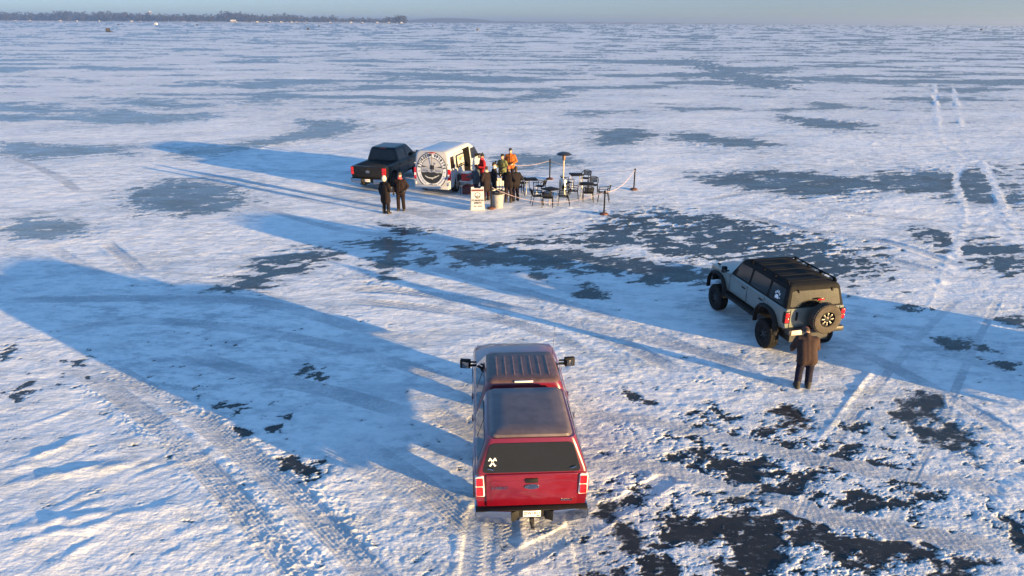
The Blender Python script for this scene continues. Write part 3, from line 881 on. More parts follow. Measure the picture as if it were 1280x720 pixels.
    bm = new_bm(); box(bm, (0, 5.74, 0.56), (1.86, 0.20, 0.22)); finish('front_bumper', bm, CHROME if topper else PLAST, t, bevel=0.04)
    # ---- tailgate
    tz0, tz1 = 0.62, belt - 0.015
    bm = new_bm()
    poly = round_poly([(-0.775, tz0), (0.775, tz0), (0.775, tz1), (-0.775, tz1)], 0.03)
    slab(bm, [(x, 0.10, z) for x, z in poly], (0, -1, 0), -0.02, 0.028)
    poly = round_poly([(-0.70, tz0 + 0.06), (0.70, tz0 + 0.06), (0.70, tz1 - 0.12), (-0.70, tz1 - 0.12)], 0.05)
    slab(bm, [(x, 0.073, z) for x, z in poly], (0, -1, 0), -0.005, 0.006)
    tube(bm, [(-0.77, 0.085, tz1 - 0.01), (0.77, 0.085, tz1 - 0.01)], 0.02, 8)
    tg = finish('tailgate', bm, paint, t, 30, bevel=0.006)
    bm = new_bm(); box(bm, (0, 0.062, tz1 - 0.115), (0.21, 0.03, 0.085)); box(bm, (0, 0.046, tz1 - 0.10), (0.15, 0.015, 0.03)); finish('handle', bm, PLAST, tg, bevel=0.012)
    ez = tz1 - 0.235 if topper else tz1 - 0.26
    if topper:
        bm = new_bm(); slab(bm, [(0.125 * math.cos(a), 0.066, ez + 0.05 * math.sin(a)) for a in [2 * math.pi * k / 36 for k in range(36)]], (0, -1, 0), 0, 0.014)
        finish('emblem_rim', bm, CHROME, tg, 30)
        bm = new_bm(); slab(bm, [(0.108 * math.cos(a), 0.052, ez + 0.038 * math.sin(a)) for a in [2 * math.pi * k / 36 for k in range(36)]], (0, -1, 0), -0.004, 0.003)
        finish('emblem', bm, BLUEOV, tg, 30)
        bm = new_bm(); text_into(bm, 'Ford', 0.075, face_frame((0, 0.049, ez), (1, 0, 0), (0, -1, 0)), 0.003, sx=1.25); finish('emblem_script', bm, CHROME, tg, 0)
        bm = new_bm(); text_into(bm, 'F-150XLT', 0.068, face_frame((-0.545, 0.066, ez - 0.02), (1, 0, 0), (0, -1, 0)), 0.006, bold=0.002); finish('model_lettering', bm, CHROME, tg, 0)
        bm = new_bm(); text_into(bm, 'EcoBoost', 0.05, face_frame((0.60, 0.066, tz0 + 0.10), (1, 0, 0), (0, -1, 0)), 0.006, bold=0.003); finish('engine_lettering', bm, CHROME, tg, 0)
    else:
        bm = new_bm(); slab(bm, [(x * 1.0, 0.066, ez + z) for x, z in round_poly([(-0.10, -0.07), (0.10, -0.07), (0.12, 0.05), (0, 0.09), (-0.12, 0.05)], 0.05)], (0, -1, 0), 0, 0.012); finish('emblem', bm, ALU, tg, 30)
    # ---- tail lights: bright surround, red lens in two panes
    for s in (-1, 1):
        bm = new_bm()
        x0, x1, z0, z1 = (0.80, 0.955, 0.82, 1.23) if topper else (0.79, 0.97, 0.78, 1.22)
        poly = round_poly([(x0, z0), (x1, z0 + 0.01), (x1 + 0.01, z1 - 0.02), (x0 + 0.02, z1)], 0.03)
        slab(bm, [(s * x, 0.105, z) for x, z in poly], (0, -1, 0), -0.05, 0.035)
        fr = finish('tail_light', bm, LENSW if topper else PLAST, t, 30, bevel=0.008)
        bm = new_bm()
        for a, b in ((z0 + 0.025, z0 + 0.20), (z0 + 0.22, z1 - 0.03)):
            poly = round_poly([(x0 + 0.025, a), (x1 - 0.012, a), (x1 - 0.012, b), (x0 + 0.03, b)], 0.02)
            slab(bm, [(s * x, 0.070, z) for x, z in poly], (0, -1, 0), -0.01, 0.012)
        for a, b in ((z0 + 0.03, z1 - 0.04),):   # the lens wraps round the corner
            slab(bm, [(s * (x1 + 0.012), y, z) for y, z in round_poly([(0.085, a), (0.20, a + 0.03), (0.20, b - 0.02), (0.085, b)], 0.02)], (s, 0, 0), -0.02, 0.004)
        finish('lens', bm, LENS, fr, 30)
    # ---- rear bumper, plate, tow hitch
    for s in (-1, 1):
        bm = new_bm()
        pts = round_poly([(s * 0.35, 0.34), (s * 0.95, 0.40), (s * 0.985, 0.60), (s * 0.35, 0.60)], 0.03)
        slab(bm, [(x, -0.06 - 0.35 * (z - 0.34) * 0 + 0.06 * abs(x) ** 3 - 0.10 * (0.585 - z), z) for x, z in pts], (0, -1, 0.35), -0.09, 0.02)
        box(bm, (s * 0.955, 0.16, 0.50), (0.05, 0.36, 0.15))
        finish('rear_bumper', bm, CHROME, t, 35, bevel=0.015)
    bm = new_bm()
    box(bm, (0, 0.035, 0.597), (1.92, 0.15, 0.022)); box(bm, (0, 0.04, 0.51), (0.70, 0.10, 0.16))
    for s in (-1, 1): slab(bm, [(s * 0.36, -0.085, 0.59), (s * 0.36, -0.085, 0.40), (s * 0.22, -0.012, 0.40), (s * 0.22, -0.012, 0.59)], (s * -0.4, -1, 0), -0.01, 0.008)
    finish('step_pad', bm, PLAST, t, 35, bevel=0.006)
    bm = new_bm(); box(bm, (0, -0.020, 0.525), (0.305, 0.008, 0.152)); pl = finish('rear_plate', bm, WHITE, t, bevel=0.003)
    bm = new_bm(); text_into(bm, 'SW1827' if topper else 'RX 4061', 0.075, face_frame((0.015, -0.0242, 0.522), (1, 0, 0), (0, -1, 0)), 0.002, bold=0.001); finish('plate_number', bm, mat('plate_red', (0.20, 0.02, 0.02), 0.5), pl, 0)
    if topper:
        bm = new_bm(); text_into(bm, 'WISCONSIN', 0.032, face_frame((0, -0.0242, 0.583), (1, 0, 0), (0, -1, 0)), 0.002, bold=0.001); finish('plate_state', bm, mat('plate_red', (0.20, 0.02, 0.02), 0.5), pl, 0)
        for x_, z, w_ in ((-0.125, 0.495, 0.018), (-0.125, 0.535, 0.018), (0.11, 0.475, 0.05)): bm = new_bm(); box(bm, (x_, -0.0245, z), (w_, 0.003, 0.02)); finish('plate_sticker', bm, INK, pl, 0)
    bm = new_bm(); box(bm, (0, 0.07, 0.37), (0.075, 0.34, 0.075)); box(bm, (0, -0.16, 0.37), (0.06, 0.16, 0.03)); box(bm, (0, -0.10, 0.40), (0.05, 0.05, 0.10))
    lathe(bm, [(0.012, 0.38), (0.014, 0.41), (0.027, 0.425), (0.027, 0.45), (0.012, 0.465), (0, 0.467)], 'z', (0, -0.20, 0), 12)
    finish('tow_hitch', bm, STEEL, t, 35)
    bm = new_bm(); tube(bm, [(0.55, 0.25, 0.36), (0.56, 0.05, 0.35)], 0.035, 10); finish('exhaust_pipe', bm, STEEL, t)
    return t, dict(body=body, W=W, tg=tg)

red, _r = pickup('pickup_truck', 'red pickup with a matching topper over its bed, in the near middle', (0.36, 9.95, 0.0), -3.3, RED, REDF, 2.02, 3.42, topper=True, rearwin=False)
def topper_shell(t):
    b = 1.262
    W = [(b, 0.10, 1.985, 0.945, 0.945, 0.07), (b + 0.05, 0.115, 1.985, 0.935, 0.935, 0.07), (b + 0.40, 0.20, 1.97, 0.815, 0.80, 0.09), (b + 0.55, 0.235, 1.96, 0.765, 0.75, 0.10)]
    bm = new_bm(); loft_z(bm, W + [(b + 0.585, 0.25, 1.95, 0.745, 0.73, 0.10)])
    shell = finish('topper', bm, RED, t, 40)
    bm = new_bm()
    loft_z(bm, [(b + 0.583, 0.285, 1.93, 0.71, 0.70, 0.12), (b + 0.625, 0.30, 1.92, 0.685, 0.675, 0.12), (b + 0.650, 0.36, 1.86, 0.62, 0.61, 0.12), (b + 0.658, 0.6, 1.6, 0.40, 0.40, 0.12)])
    finish('topper_roof', bm, mat('frosted_topper_top', (0.105, 0.080, 0.087), 0.5, coat=0.15, var=0.25, vscale=4, bump=0.1, bscale=80), shell, 40)
    hw = lambda z: lerp_tab(W, z, 3); yr = lambda z: lerp_tab(W, z, 1)
    z0, z1 = b + 0.012, b + 0.515
    poly = round_poly([(-0.845, z0), (0.845, z0), (0.70, z1), (-0.70, z1)], 0.09, 6)
    bm = new_bm(); slab(bm, [(x, yr(z), z) for x, z in poly], (0, -1, 0.24), -0.01, 0.012)
    win = finish('rear_window', bm, GLASS, shell, 20, bevel=0.004)
    for s in (-1, 1):
        zz = b + 0.095
        bm = new_bm(); tube(bm, [(s * 0.70, yr(zz) - 0.015, zz), (s * 0.70, yr(zz) - 0.045, zz + 0.005)], 0.012, 8)
        tube(bm, [(s * 0.75, yr(zz) - 0.045, zz + 0.02 * s * s), (s * 0.655, yr(zz) - 0.045, zz - 0.012)], 0.009, 8); finish('window_latch', bm, CHROME, shell)
        za, zb = b + 0.09, b + 0.46
        for y0, y1 in ((0.34, 1.04), (1.09, 1.80)):
            poly = round_poly([(y0, za), (y1, za), (y1, zb), (y0 + (0.04 if y0 < 1 else 0), zb)], 0.05)
            bm = new_bm(); slab(bm, [(s * hw(z), y, z) for y, z in poly], (s * (zb - za), 0, hw(za) - hw(zb)), -0.01, 0.006); finish('side_window', bm, GLASS, shell, 20)
    # white crossed-antler sticker low on the left of the glass
    bm = new_bm(); o = Vector((-0.665, 0, b + 0.20)); n = Vector((0, -1, 0.24))
    for s in (-1, 1):
        for sg in (-1, 1):
            pts = [(s * 0.012, 0.0), (s * 0.055, sg * 0.065), (s * 0.035, sg * 0.075), (s * 0.0, sg * 0.028)]
            pts2 = [(s * 0.05, sg * 0.068), (s * 0.072, sg * 0.02), (s * 0.056, sg * 0.018), (s * 0.036, sg * 0.055)] if sg > 0 else [(s * 0.055, sg * 0.065), (s * 0.03, sg * 0.045), (s * 0.062, sg * 0.052)]
            for q in (pts, pts2):
                slab(bm, [(o.x + x, yr(o.z + z), o.z + z) for x, z in q], n, 0.0122, 0.0145 + 0.0008 * (s + 1) + 0.0004 * sg)
    finish('window_sticker', bm, WHITE, win, 0)
topper_shell(red)
bm = new_bm(); tube(bm, [(0.86, 4.75, 1.18), (0.875, 4.74, 1.5), (0.90, 4.70, 1.98)], [0.006, 0.004, 0.003], 6); lathe(bm, [(0.022, 1.17), (0.018, 1.20), (0, 1.21)], 'z', (0.86, 4.75, 0), 10)
finish('antenna', bm, PLAST, red)

blk, _b = pickup('pickup_truck', 'black pickup with a soft cover over its open bed, parked next to the white van', (-7.67, 36.85, 0.0), 15.0, BLACKP, BLACKP, 1.92, 3.72, belt=1.24, roof_z=1.93)
bm = new_bm()
box(bm, (0, 1.03, 1.238), (1.62, 1.54, 0.012))
for y in (0.30, 0.68, 1.06, 1.44): box(bm, (0, y, 1.246), (1.60, 0.02, 0.008))
finish('bed_cover', bm, CANVAS, blk, bevel=0.003)

# a second black pickup stands just outside the right edge of the view; its long shadow reaches across to the SUV
dup(blk, (18.6, 17.1, 0.0), -R(213), 'black pickup parked beyond the right edge of the view, shading the SUV')
# ------------------------------------------------------------------ boxy off-road SUV
def suv():
    t = thing('off_road_suv', 'boxy blue-grey SUV with black top, roof rack and spare wheel on its back', 'SUV', (8.02, 17.22, 0.0), R(12.2))
    t.scale = (0.95, 0.95, 0.95)
    LIFT = 0.24
    gz = 1.23
    def half(top, w, sill=0.62, crown=0.0):
        return [(0, sill), (0.84 * w, sill), (0.92 * w, sill + 0.03), (0.955 * w, sill + 0.14), (0.965 * w, top - 0.13), (0.95 * w, top - 0.03), (0.92 * w, top), (0.5 * w, top + crown), (0, top + crown)]
    bm = new_bm()
    loft_y(bm, [(0.0, half(gz, 0.93)), (0.04, half(gz, 0.97)), (0.3, half(gz, 1.0)), (1.6, half(gz, 1.0)), (3.05, half(gz, 1.0)), (3.2, half(gz - 0.01, 1.0, crown=0.01)), (4.15, half(gz - 0.06, 0.985, crown=0.035)), (4.30, half(gz - 0.09, 0.95, crown=0.02)), (4.36, half(gz - 0.16, 0.93))])
    body = finish('body', bm, [GREYP, PLAST], t, 38)
    ry, fy, wr = 0.80, 3.75, 0.42
    cb = new_bm()
    for y in (ry, fy):
        for s in (-1, 1):
            lathe(cb, [(0, s * 0.52), (wr + 0.10, s * 0.52), (wr + 0.10, s * 1.3), (0, s * 1.3)], 'x', (0, y, wr + 0.06), 24)
    cut(body, cb, PLAST)
    for y in (ry, fy):
        for s in (-1, 1):
            bm = new_bm()                       # squared-off flare standing out from the body
            ang = [R(-12 + 204 * k / 16) for k in range(17)]
            ri, ro = wr + 0.085, wr + 0.165
            prev = None
            for a in ang:
                k = 1 + 0.07 * abs(math.sin(2 * a)) ** 2
                q = [bm.verts.new((s * xx, y + rr * k * math.cos(a), wr + 0.06 + rr * k * math.sin(a))) for xx, rr in ((0.93, ri), (1.055, ri), (1.06, ri + 0.03), (1.0, ro), (0.93, ro))]
                if prev:
                    for i in range(5): bm.faces.new((prev[i], prev[(i + 1) % 5], q[(i + 1) % 5], q[i]))
                else: bm.faces.new(q)
                prev = q
            bm.faces.new(prev)
            finish('wheel_flare', bm, PLAST, t, 40)
            wheel(t, (s * 0.875, y, wr - 0.012), wr, 0.31, s, RUBBER, DARKRIM, 8, rim_r=0.54)
    bm = new_bm(); box(bm, (0, 2.2, 0.52), (1.2, 4.2, 0.22)); box(bm, (0, ry, 0.42), (1.5, 0.15, 0.15)); box(bm, (0, fy, 0.42), (1.5, 0.15, 0.15)); finish('chassis', bm, STEEL, t)
    for s in (-1, 1):
        bm = new_bm(); tube(bm, [(s * 0.93, ry + 0.55, 0.50), (s * 0.99, ry + 0.70, 0.50), (s * 0.99, fy - 0.70, 0.50), (s * 0.93, fy - 0.55, 0.50)], 0.055, 8); box(bm, (s * 0.86, 2.28, 0.55), (0.12, 1.7, 0.05)); finish('side_step', bm, PLAST, t)
    # greenhouse
    W = [(gz - 0.01, 0.03, 3.10, 0.905, 0.90, 0.06), (gz + 0.03, 0.035, 3.07, 0.90, 0.895, 0.06), (1.74, 0.14, 2.72, 0.80, 0.79, 0.07), (1.80, 0.17, 2.66, 0.775, 0.765, 0.08)]
    bm = new_bm(); loft_z(bm, W + [(1.835, 0.21, 2.60, 0.73, 0.72, 0.09), (1.845, 0.5, 2.3, 0.5, 0.5, 0.09)])
    top = finish('hard_top', bm, CANVAS, t, 40)
    hw = lambda z: lerp_tab(W, z, 3); yr = lambda z: lerp_tab(W, z, 1); yf = lambda z: lerp_tab(W, z, 2)
    z0, z1 = gz + 0.05, 1.72
    for s in (-1, 1):
        for i, poly in enumerate(([(0.20, z0), (0.92, z0), (0.92, z1), (0.27, z1)], [(1.02, z0), (1.92, z0), (1.92, z1), (1.02, z1)], [(2.02, z0), (2.88, z0), (2.66, z1 - 0.02), (2.02, z1)])):
            bm = new_bm(); slab(bm, [(s * hw(z), y, z) for y, z in round_poly(poly, 0.05)], (s * (z1 - z0), 0, hw(z0) - hw(z1)), -0.01, 0.006)
            w = finish('side_window', bm, GLASS, top, 20)
            if i == 0 and s == -1:              # white sticker: a paw of four toes over a pad
                bm = new_bm()
                nrm = Vector((s * (z1 - z0), 0, hw(z0) - hw(z1)))
                def blob(cy, cz, a, b, th=0.0):
                    pts = []
                    for k in range(14):
                        u = 2 * math.pi * k / 14; yy = cy + a * math.cos(u) * math.cos(th) - b * math.sin(u) * math.sin(th); zz = cz + a * math.cos(u) * math.sin(th) + b * math.sin(u) * math.cos(th)
                        pts.append((s * hw(zz), yy, zz))
                    slab(bm, pts, nrm, 0.006, 0.009)
                for cy, cz, a, b in ((0.66, 1.50, 0.022, 0.04), (0.60, 1.545, 0.022, 0.042), (0.53, 1.545, 0.022, 0.042), (0.47, 1.50, 0.022, 0.038), (0.44, 1.40, 0.03, 0.016)): blob(cy, cz, a, b)
                pts = [(0.66, 1.42), (0.61, 1.46), (0.56, 1.47), (0.51, 1.45), (0.48, 1.39), (0.50, 1.34), (0.56, 1.37), (0.61, 1.34), (0.66, 1.36)]
                outer = round_poly(pts, 0.03)
                slab(bm, [(s * hw(z), y, z) for y, z in outer], nrm, 0.006, 0.009)
                finish('paw_sticker', bm, WHITE, w, 0)
        for y in (1.02, 1.97, 3.0): bm = new_bm(); box(bm, (s * 0.9655, y, 0.95), (0.006, 0.012, 0.50)); finish('door_gap', bm, PLAST, t)
        for y in (1.20, 2.16):
            bm = new_bm(); box(bm, (s * 0.972, y, 1.08), (0.03, 0.20, 0.04)); finish('door_handle', bm, PLAST, t, bevel=0.008)
        bm = new_bm(); box(bm, (s * 0.99, 3.18, gz + 0.05), (0.14, 0.06, 0.05)); box(bm, (s * 1.09, 3.19, gz + 0.10), (0.16, 0.11, 0.20)); mo = finish('mirror', bm, PLAST, t, bevel=0.02)
        bm = new_bm(); box(bm, (s * 1.09, 3.132, gz + 0.10), (0.13, 0.006, 0.16)); finish('glass', bm, MIRROR, mo)
        bm = new_bm(); lathe(bm, [(0, -0.03), (0.10, -0.03), (0.12, 0.0), (0.10, 0.03), (0, 0.04)], 'y', (s * 0.66, 4.36, 0.98), 20); finish('headlight', bm, LENSW, t)
        bm = new_bm(); box(bm, (s * 0.83, 4.0, gz - 0.005), (0.05, 0.16, 0.05)); finish('trail_sight', bm, PLAST, t, bevel=0.012)
    bm = new_bm(); slab(bm, [(x, yf(z), z) for x, z in round_poly([(-0.80, z0), (0.80, z0), (0.71, z1), (-0.71, z1)], 0.06)], (0, z1 - z0, yf(z0) - yf(z1)), -0.01, 0.006); finish('windscreen', bm, GLASS, top, 20)
    bm = new_bm(); slab(bm, [(x, yr(z), z) for x, z in round_poly([(-0.78, z0 - 0.01), (0.78, z0 - 0.01), (0.71, z1 - 0.02), (-0.71, z1 - 0.02)], 0.05)], (0, -1, 0.22), -0.01, 0.008); rw = finish('rear_window', bm, GLASSD, top, 20)
    for x in (-0.52, 0.52): bm = new_bm(); box(bm, (x, 0.118, 1.69), (0.05, 0.05, 0.09)); finish('window_hinge', bm, PLAST, rw, bevel=0.008)
    bm = new_bm(); tube(bm, [(0.05, 0.03, 1.30), (0.14, 0.05, 1.40), (0.30, 0.07, 1.46)], 0.008, 6); finish('wiper', bm, PLAST, rw)
    # roof rack: two side rails on feet, cross bars, basket slats
    bm = new_bm()
    for s in (-1, 1):
        tube(bm, [(s * 0.73, 0.28, 1.84), (s * 0.73, 0.34, 1.915), (s * 0.72, 2.30, 1.915), (s * 0.72, 2.42, 1.85)], 0.024, 8)
        for y in (0.36, 1.0, 1.6, 2.25): box(bm, (s * 0.725, y, 1.865), (0.05, 0.09, 0.08))
    for y in (0.40, 0.88, 1.36, 1.84, 2.28): box(bm, (0, y, 1.905), (1.44, 0.04, 0.016))
    finish('roof_rack', bm, RACKM, t, 35, bevel=0.004)
    # tailgate details
    bm = new_bm()
    for x in (-0.77, 0.77): box(bm, (x * 0.985, -0.004, 0.93), (0.012, 0.012, 0.56))
    box(bm, (0, -0.003, 0.665), (1.50, 0.012, 0.012)); finish('tailgate_gap', bm, PLAST, t)
    bm = new_bm(); box(bm, (-0.56, -0.012, 1.00), (0.06, 0.03, 0.24)); finish('tailgate_handle', bm, PLAST, t, bevel=0.01)
    for s in (-1, 1):
        bm = new_bm(); box(bm, (s * 0.865, 0.02, 0.985), (0.15, 0.11, 0.34)); tl = finish('tail_light', bm, PLAST, t, bevel=0.012)
        bm = new_bm(); box(bm, (s * 0.865, -0.04, 1.07), (0.12, 0.02, 0.13)); box(bm, (s * 0.865, -0.04, 0.91), (0.12, 0.02, 0.13)); finish('lens', bm, LENS, tl, bevel=0.006)
    bm = new_bm(); box(bm, (0, -0.10, 0.60), (1.72, 0.20, 0.15)); box(bm, (0, 0.0, 0.64), (1.5, 0.12, 0.08)); bp = finish('rear_bumper', bm, STEEL, t, bevel=0.03)
    bm = new_bm(); box(bm, (-0.62, -0.205, 0.60), (0.32, 0.01, 0.14)); finish('rear_plate', bm, mat('sunlit_bumper_tan', (0.60, 0.52, 0.42), 0.5, var=0.3, vscale=14), t, bevel=0.003)  # tan panel painted in for the sunlit stretch of the rear bumper
    bm = new_bm(); box(bm, (0.05, -0.08, 1.0), (0.34, 0.16, 0.34)); finish('spare_carrier', bm, PLAST, t, bevel=0.02)
    # spare wheel with bright spokes (axle pointing back)
    ro = bpy.data.objects.new('spare_wheel', None); COL.objects.link(ro); ro.parent = t; ro.location = (0.12, -0.30, 1.02); ro.rotation_euler = (0, 0, R(-90))
    tmp = wheel(t, (0, 0, 0), 0.42, 0.29, 1, mat('dusty_tyre', (0.050, 0.040, 0.032), 0.85, var=0.4, vscale=9, bump=0.3, bscale=50), DARKRIM, 8, rim_r=0.56)
    for c in list(tmp.children): c.parent = ro
    bpy.data.objects.remove(tmp)
    bm = new_bm()
    for k in range(8):
        rot = Matrix.Rotation(2 * math.pi * k / 8, 3, 'X')
        box(bm, rot @ Vector((0.105, 0, 0.135)), (0.02, 0.034, 0.10), rot)
        box(bm, rot @ Vector((0.107, 0, 0.165)), (0.016, 0.052, 0.035), rot)
    finish('spokes', bm, mat('bright_spokes', (0.26, 0.245, 0.22), 0.35, metal=0.6), ro, 30, bevel=0.004)
    bm = new_bm(); box(bm, (0.10, -0.02, 1.47), (0.20, 0.05, 0.04)); finish('high_brake_light', bm, LENS, t, bevel=0.006)
    bm = new_bm(); box(bm, (0, 4.385, 0.98), (1.5, 0.05, 0.26)); finish('grille', bm, PLAST, t, bevel=0.01)
    bm = new_bm(); box(bm, (0, 4.45, 0.62), (1.7, 0.22, 0.16)); finish('front_bumper', bm, STEEL, t, bevel=0.03)
    for c in t.children:                        # raised suspension
        if not c.name.startswith(('wheel', 'chassis')) or c.name.startswith('wheel_flare'): c.location.z += LIFT
    return t
suv()
# ------------------------------------------------------------------ the white van (x right, y forward, origin on the ground under the back doors)
def van():
    t = thing('cargo_van', 'white van with round emblem on its back doors and side door open', 'van', (-4.15, 35.9, 0.0), -R(17.5))
    t.scale = (1.0, 1.0, 1.10)
    W = [(0.30, 0.06, 5.10, 0.93, 0.86, 0.10), (0.40, 0.02, 5.28, 0.985, 0.93, 0.12), (0.70, 0.0, 5.38, 1.0, 0.95, 0.14), (0.95, 0.0, 5.34, 1.0, 0.95, 0.16), (1.10, 0.0, 5.05, 0.998, 0.95, 0.16),
         (1.20, 0.005, 4.55, 0.99, 0.955, 0.12), (1.78, 0.05, 3.78, 0.92, 0.87, 0.12), (1.93, 0.075, 3.52, 0.875, 0.83, 0.14), (2.01, 0.13, 3.35, 0.80, 0.77, 0.16), (2.045, 0.26, 3.1, 0.62, 0.60, 0.16)]
    bm = new_bm(); loft_z(bm, W, 5)
    body = finish('body', bm, [WHITEP, PLAST], t, 42)
    ry, fy, wr = 1.05, 4.30, 0.36
    cb = new_bm()
    for y in (ry, fy):
        for s in (-1, 1): lathe(cb, [(0, s * 0.62), (wr + 0.06, s * 0.62), (wr + 0.06, s * 1.2), (0, s * 1.2)], 'x', (0, y, wr + 0.02), 28)
    cut(body, cb, PLAST)
    dy0, dy1 = 2.02, 3.06                                        # the open doorway on the right
    DARK = mat('van_interior', (0.012, 0.012, 0.013), 0.8)  # near-black colour puts the doorway's shade into the interior
    cb = new_bm(); box(cb, (0.70, (dy0 + dy1) / 2, 1.17), (1.30, dy1 - dy0, 1.42)); cut(body, cb, DARK)
    bm = new_bm()                                               # shelving and crates inside
    box(bm, (0.45, 2.54, 0.47), (0.7, 1.0, 0.012)); box(bm, (0.17, 2.54, 0.95), (0.22, 0.95, 0.03)); box(bm, (0.17, 2.54, 1.35), (0.22, 0.95, 0.03))
    for y in (2.3, 2.75): box(bm, (0.17, y, 1.06), (0.2, 0.25, 0.18)); box(bm, (0.17, y - 0.08, 1.45), (0.2, 0.2, 0.16))
    finish('shelf', bm, STEEL, t)
    for y in (ry, fy):
        for s in (-1, 1): wheel(t, (s * 0.87, y, wr - 0.01), wr, 0.23, s, RUBBER, ALU, 5, rim_r=0.6, knob=False)
    for c in t.children:
        if c.name.startswith('wheel'): c.scale.z = 1 / 1.10; c.location.z /= 1.10
    hw = lambda z, y=1.5: lerp_tab(W, z, 3) + (lerp_tab(W, z, 4) - lerp_tab(W, z, 3)) * min(1, max(0, y / 5.0))
    yr = lambda z: lerp_tab(W, z, 1); yf = lambda z: lerp_tab(W, z, 2)
    def side(name, poly, s, material, t0=-0.01, t1=0.006, parent=None, rr=0.05):
        bm = new_bm(); zs = [z for _, z in poly]; za, zb = min(zs), max(zs)
        slab(bm, [(s * hw(z, y), y, z) for y, z in (round_poly(poly, rr) if rr else poly)], (s * (zb - za), 0, hw(za) - hw(zb)), t0, t1)
        return finish(name, bm, material, parent or t, 20)
    for s in (-1, 1):
        side('front_window', [(3.20, 1.24), (4.42, 1.24), (3.86, 1.76), (3.20, 1.76)], s, GLASS)
        side('front_door_gap', [(3.12, 0.45), (3.135, 0.45), (3.135, 1.85), (3.12, 1.85)], s, PLAST, 0, 0.004, rr=0)
        bm = new_bm(); box(bm, (s * 1.06, 4.30, 1.24), (0.18, 0.10, 0.24)); box(bm, (s * 0.99, 4.30, 1.18), (0.1, 0.05, 0.06)); mo = finish('mirror', bm, PLAST, t, bevel=0.02)
        bm = new_bm(); box(bm, (s * 1.06, 4.247, 1.25), (0.14, 0.006, 0.19)); finish('glass', bm, MIRROR, mo)
    side('rear_side_window', [(0.30, 1.22), (1.90, 1.22), (1.90, 1.76), (0.34, 1.76)], -1, GLASS)
    # the side door slid back along its rail, outside the rear quarter
    bm = new_bm()
    off = 0.075
    poly = round_poly([(0.78, 0.46), (1.98, 0.46), (1.98, 1.86), (0.80, 1.86)], 0.06)
    slab(bm, [(hw(min(z, 1.78)) + off - (0.045 if z > 1.78 else 0), y, z) for y, z in poly], (1, 0, 0.08), -0.03, 0.018)
    sd = finish('sliding_door', bm, WHITEP, t, 35, bevel=0.012)
    bm = new_bm(); x = lambda z: hw(z) + off + 0.018
    slab(bm, [(x(z), y, z) for y, z in round_poly([(0.86, 1.17), (1.92, 1.17), (1.92, 1.76), (0.88, 1.76)], 0.05)], (1, 0, 0.12), -0.006, 0.006); dw = finish('window', bm, GLASS, sd, 20)
    bm = new_bm(); slab(bm, [(x(z), y, z) for y, z in [(0.98, 1.24), (1.84, 1.24), (1.84, 1.70), (0.98, 1.70)]], (1, 0, 0.12), 0.007, 0.010); finish('cream_decal', bm, CREAM, sd, 0)
    bm = new_bm(); u = Vector((-(hw(1.24) - hw(1.70)), 0, 0.46)).normalized()
    def strip(y0, y1, z0, z1): slab(bm, [(x(z), y, z) for y, z in [(y0, z0), (y1, z0), (y1, z1), (y0, z1)]], (1, 0, 0.12), 0.0105, 0.012)
    strip(1.00, 1.82, 1.255, 1.32); strip(1.0, 1.82, 1.43, 1.445)
    text_into(bm, 'STURGEON', 0.15, face_frame((x(1.61) + 0.0108, 1.41, 1.60), (0, 1, 0), (1, 0, 0.12)), 0.002, sx=0.98, bold=0.006)
    text_into(bm, 'SPIRITS', 0.12, face_frame((x(1.50) + 0.0108, 1.41, 1.50), (0, 1, 0), (1, 0, 0.12)), 0.002, sx=1.1, bold=0.004)
    finish('decal_lettering', bm, INK, sd, 0)
    bm = new_bm()                                               # dark swoosh along the foot of the door
    slab(bm, [(x(z), y, z) for y, z in [(0.80, 0.50), (1.96, 0.50), (1.96, 0.78), (1.75, 0.70), (1.5, 0.86), (1.25, 0.76), (1.0, 0.90), (0.80, 0.84)]], (1, 0, 0), 0.001, 0.004)
    finish('shoreline_decal', bm, INK, sd, 0)
    bm = new_bm(); box(bm, (1.105, 1.86, 1.02), (0.03, 0.06, 0.18)); finish('handle', bm, PLAST, sd, bevel=0.01)
    side('rear_quarter_window', [(0.20, 1.22), (0.72, 1.22), (0.72, 1.76), (0.24, 1.76)], 1, GLASS)
    side('door_rail', [(0.25, 1.10), (2.0, 1.10), (2.0, 1.13), (0.25, 1.13)], 1, PLAST, 0, 0.012, rr=0)
    bm = new_bm(); slab(bm, [(x, yf(z), z) for x, z in round_poly([(-0.84, 1.22), (0.84, 1.22), (0.76, 1.77), (-0.76, 1.77)], 0.08)], (0, 0.55, 0.78), -0.02, 0.012); finish('windscreen', bm, GLASS, t, 20)
    # back: door seam, hinges, lights, bumper, plate
    bm = new_bm(); box(bm, (0, -0.002, 1.17), (0.014, 0.012, 1.44)); finish('back_door_seam', bm, PLAST, t)
    for s in (-1, 1):
        bm = new_bm(); slab(bm, [(s * x_, 0.02, z) for x_, z in round_poly([(0.875, 0.72), (0.985, 0.72), (0.98, 1.24), (0.89, 1.24)], 0.02)], (0, -1, 0), -0.06, 0.03)
        slab(bm, [(s * 0.992, y, z) for y, z in round_poly([(0.0, 0.72), (0.12, 0.74), (0.10, 1.20), (0.01, 1.24)], 0.02)], (s, 0, 0), -0.02, 0.012)
        tl = finish('tail_light', bm, LENS, t, 30)
        bm = new_bm(); slab(bm, [(s * x_, 0.02, z) for x_, z in [(0.885, 0.88), (0.98, 0.88), (0.98, 1.0), (0.885, 1.0)]], (0, -1, 0), 0.0305, 0.034); finish('clear_lens', bm, LENSW, tl, 0)
        for z in (0.65, 1.45):
            bm = new_bm(); box(bm, (s * (hw(z, 0) - 0.015), 0.05, z), (0.05, 0.10, 0.05)); finish('hinge', bm, WHITEP, t, bevel=0.01)
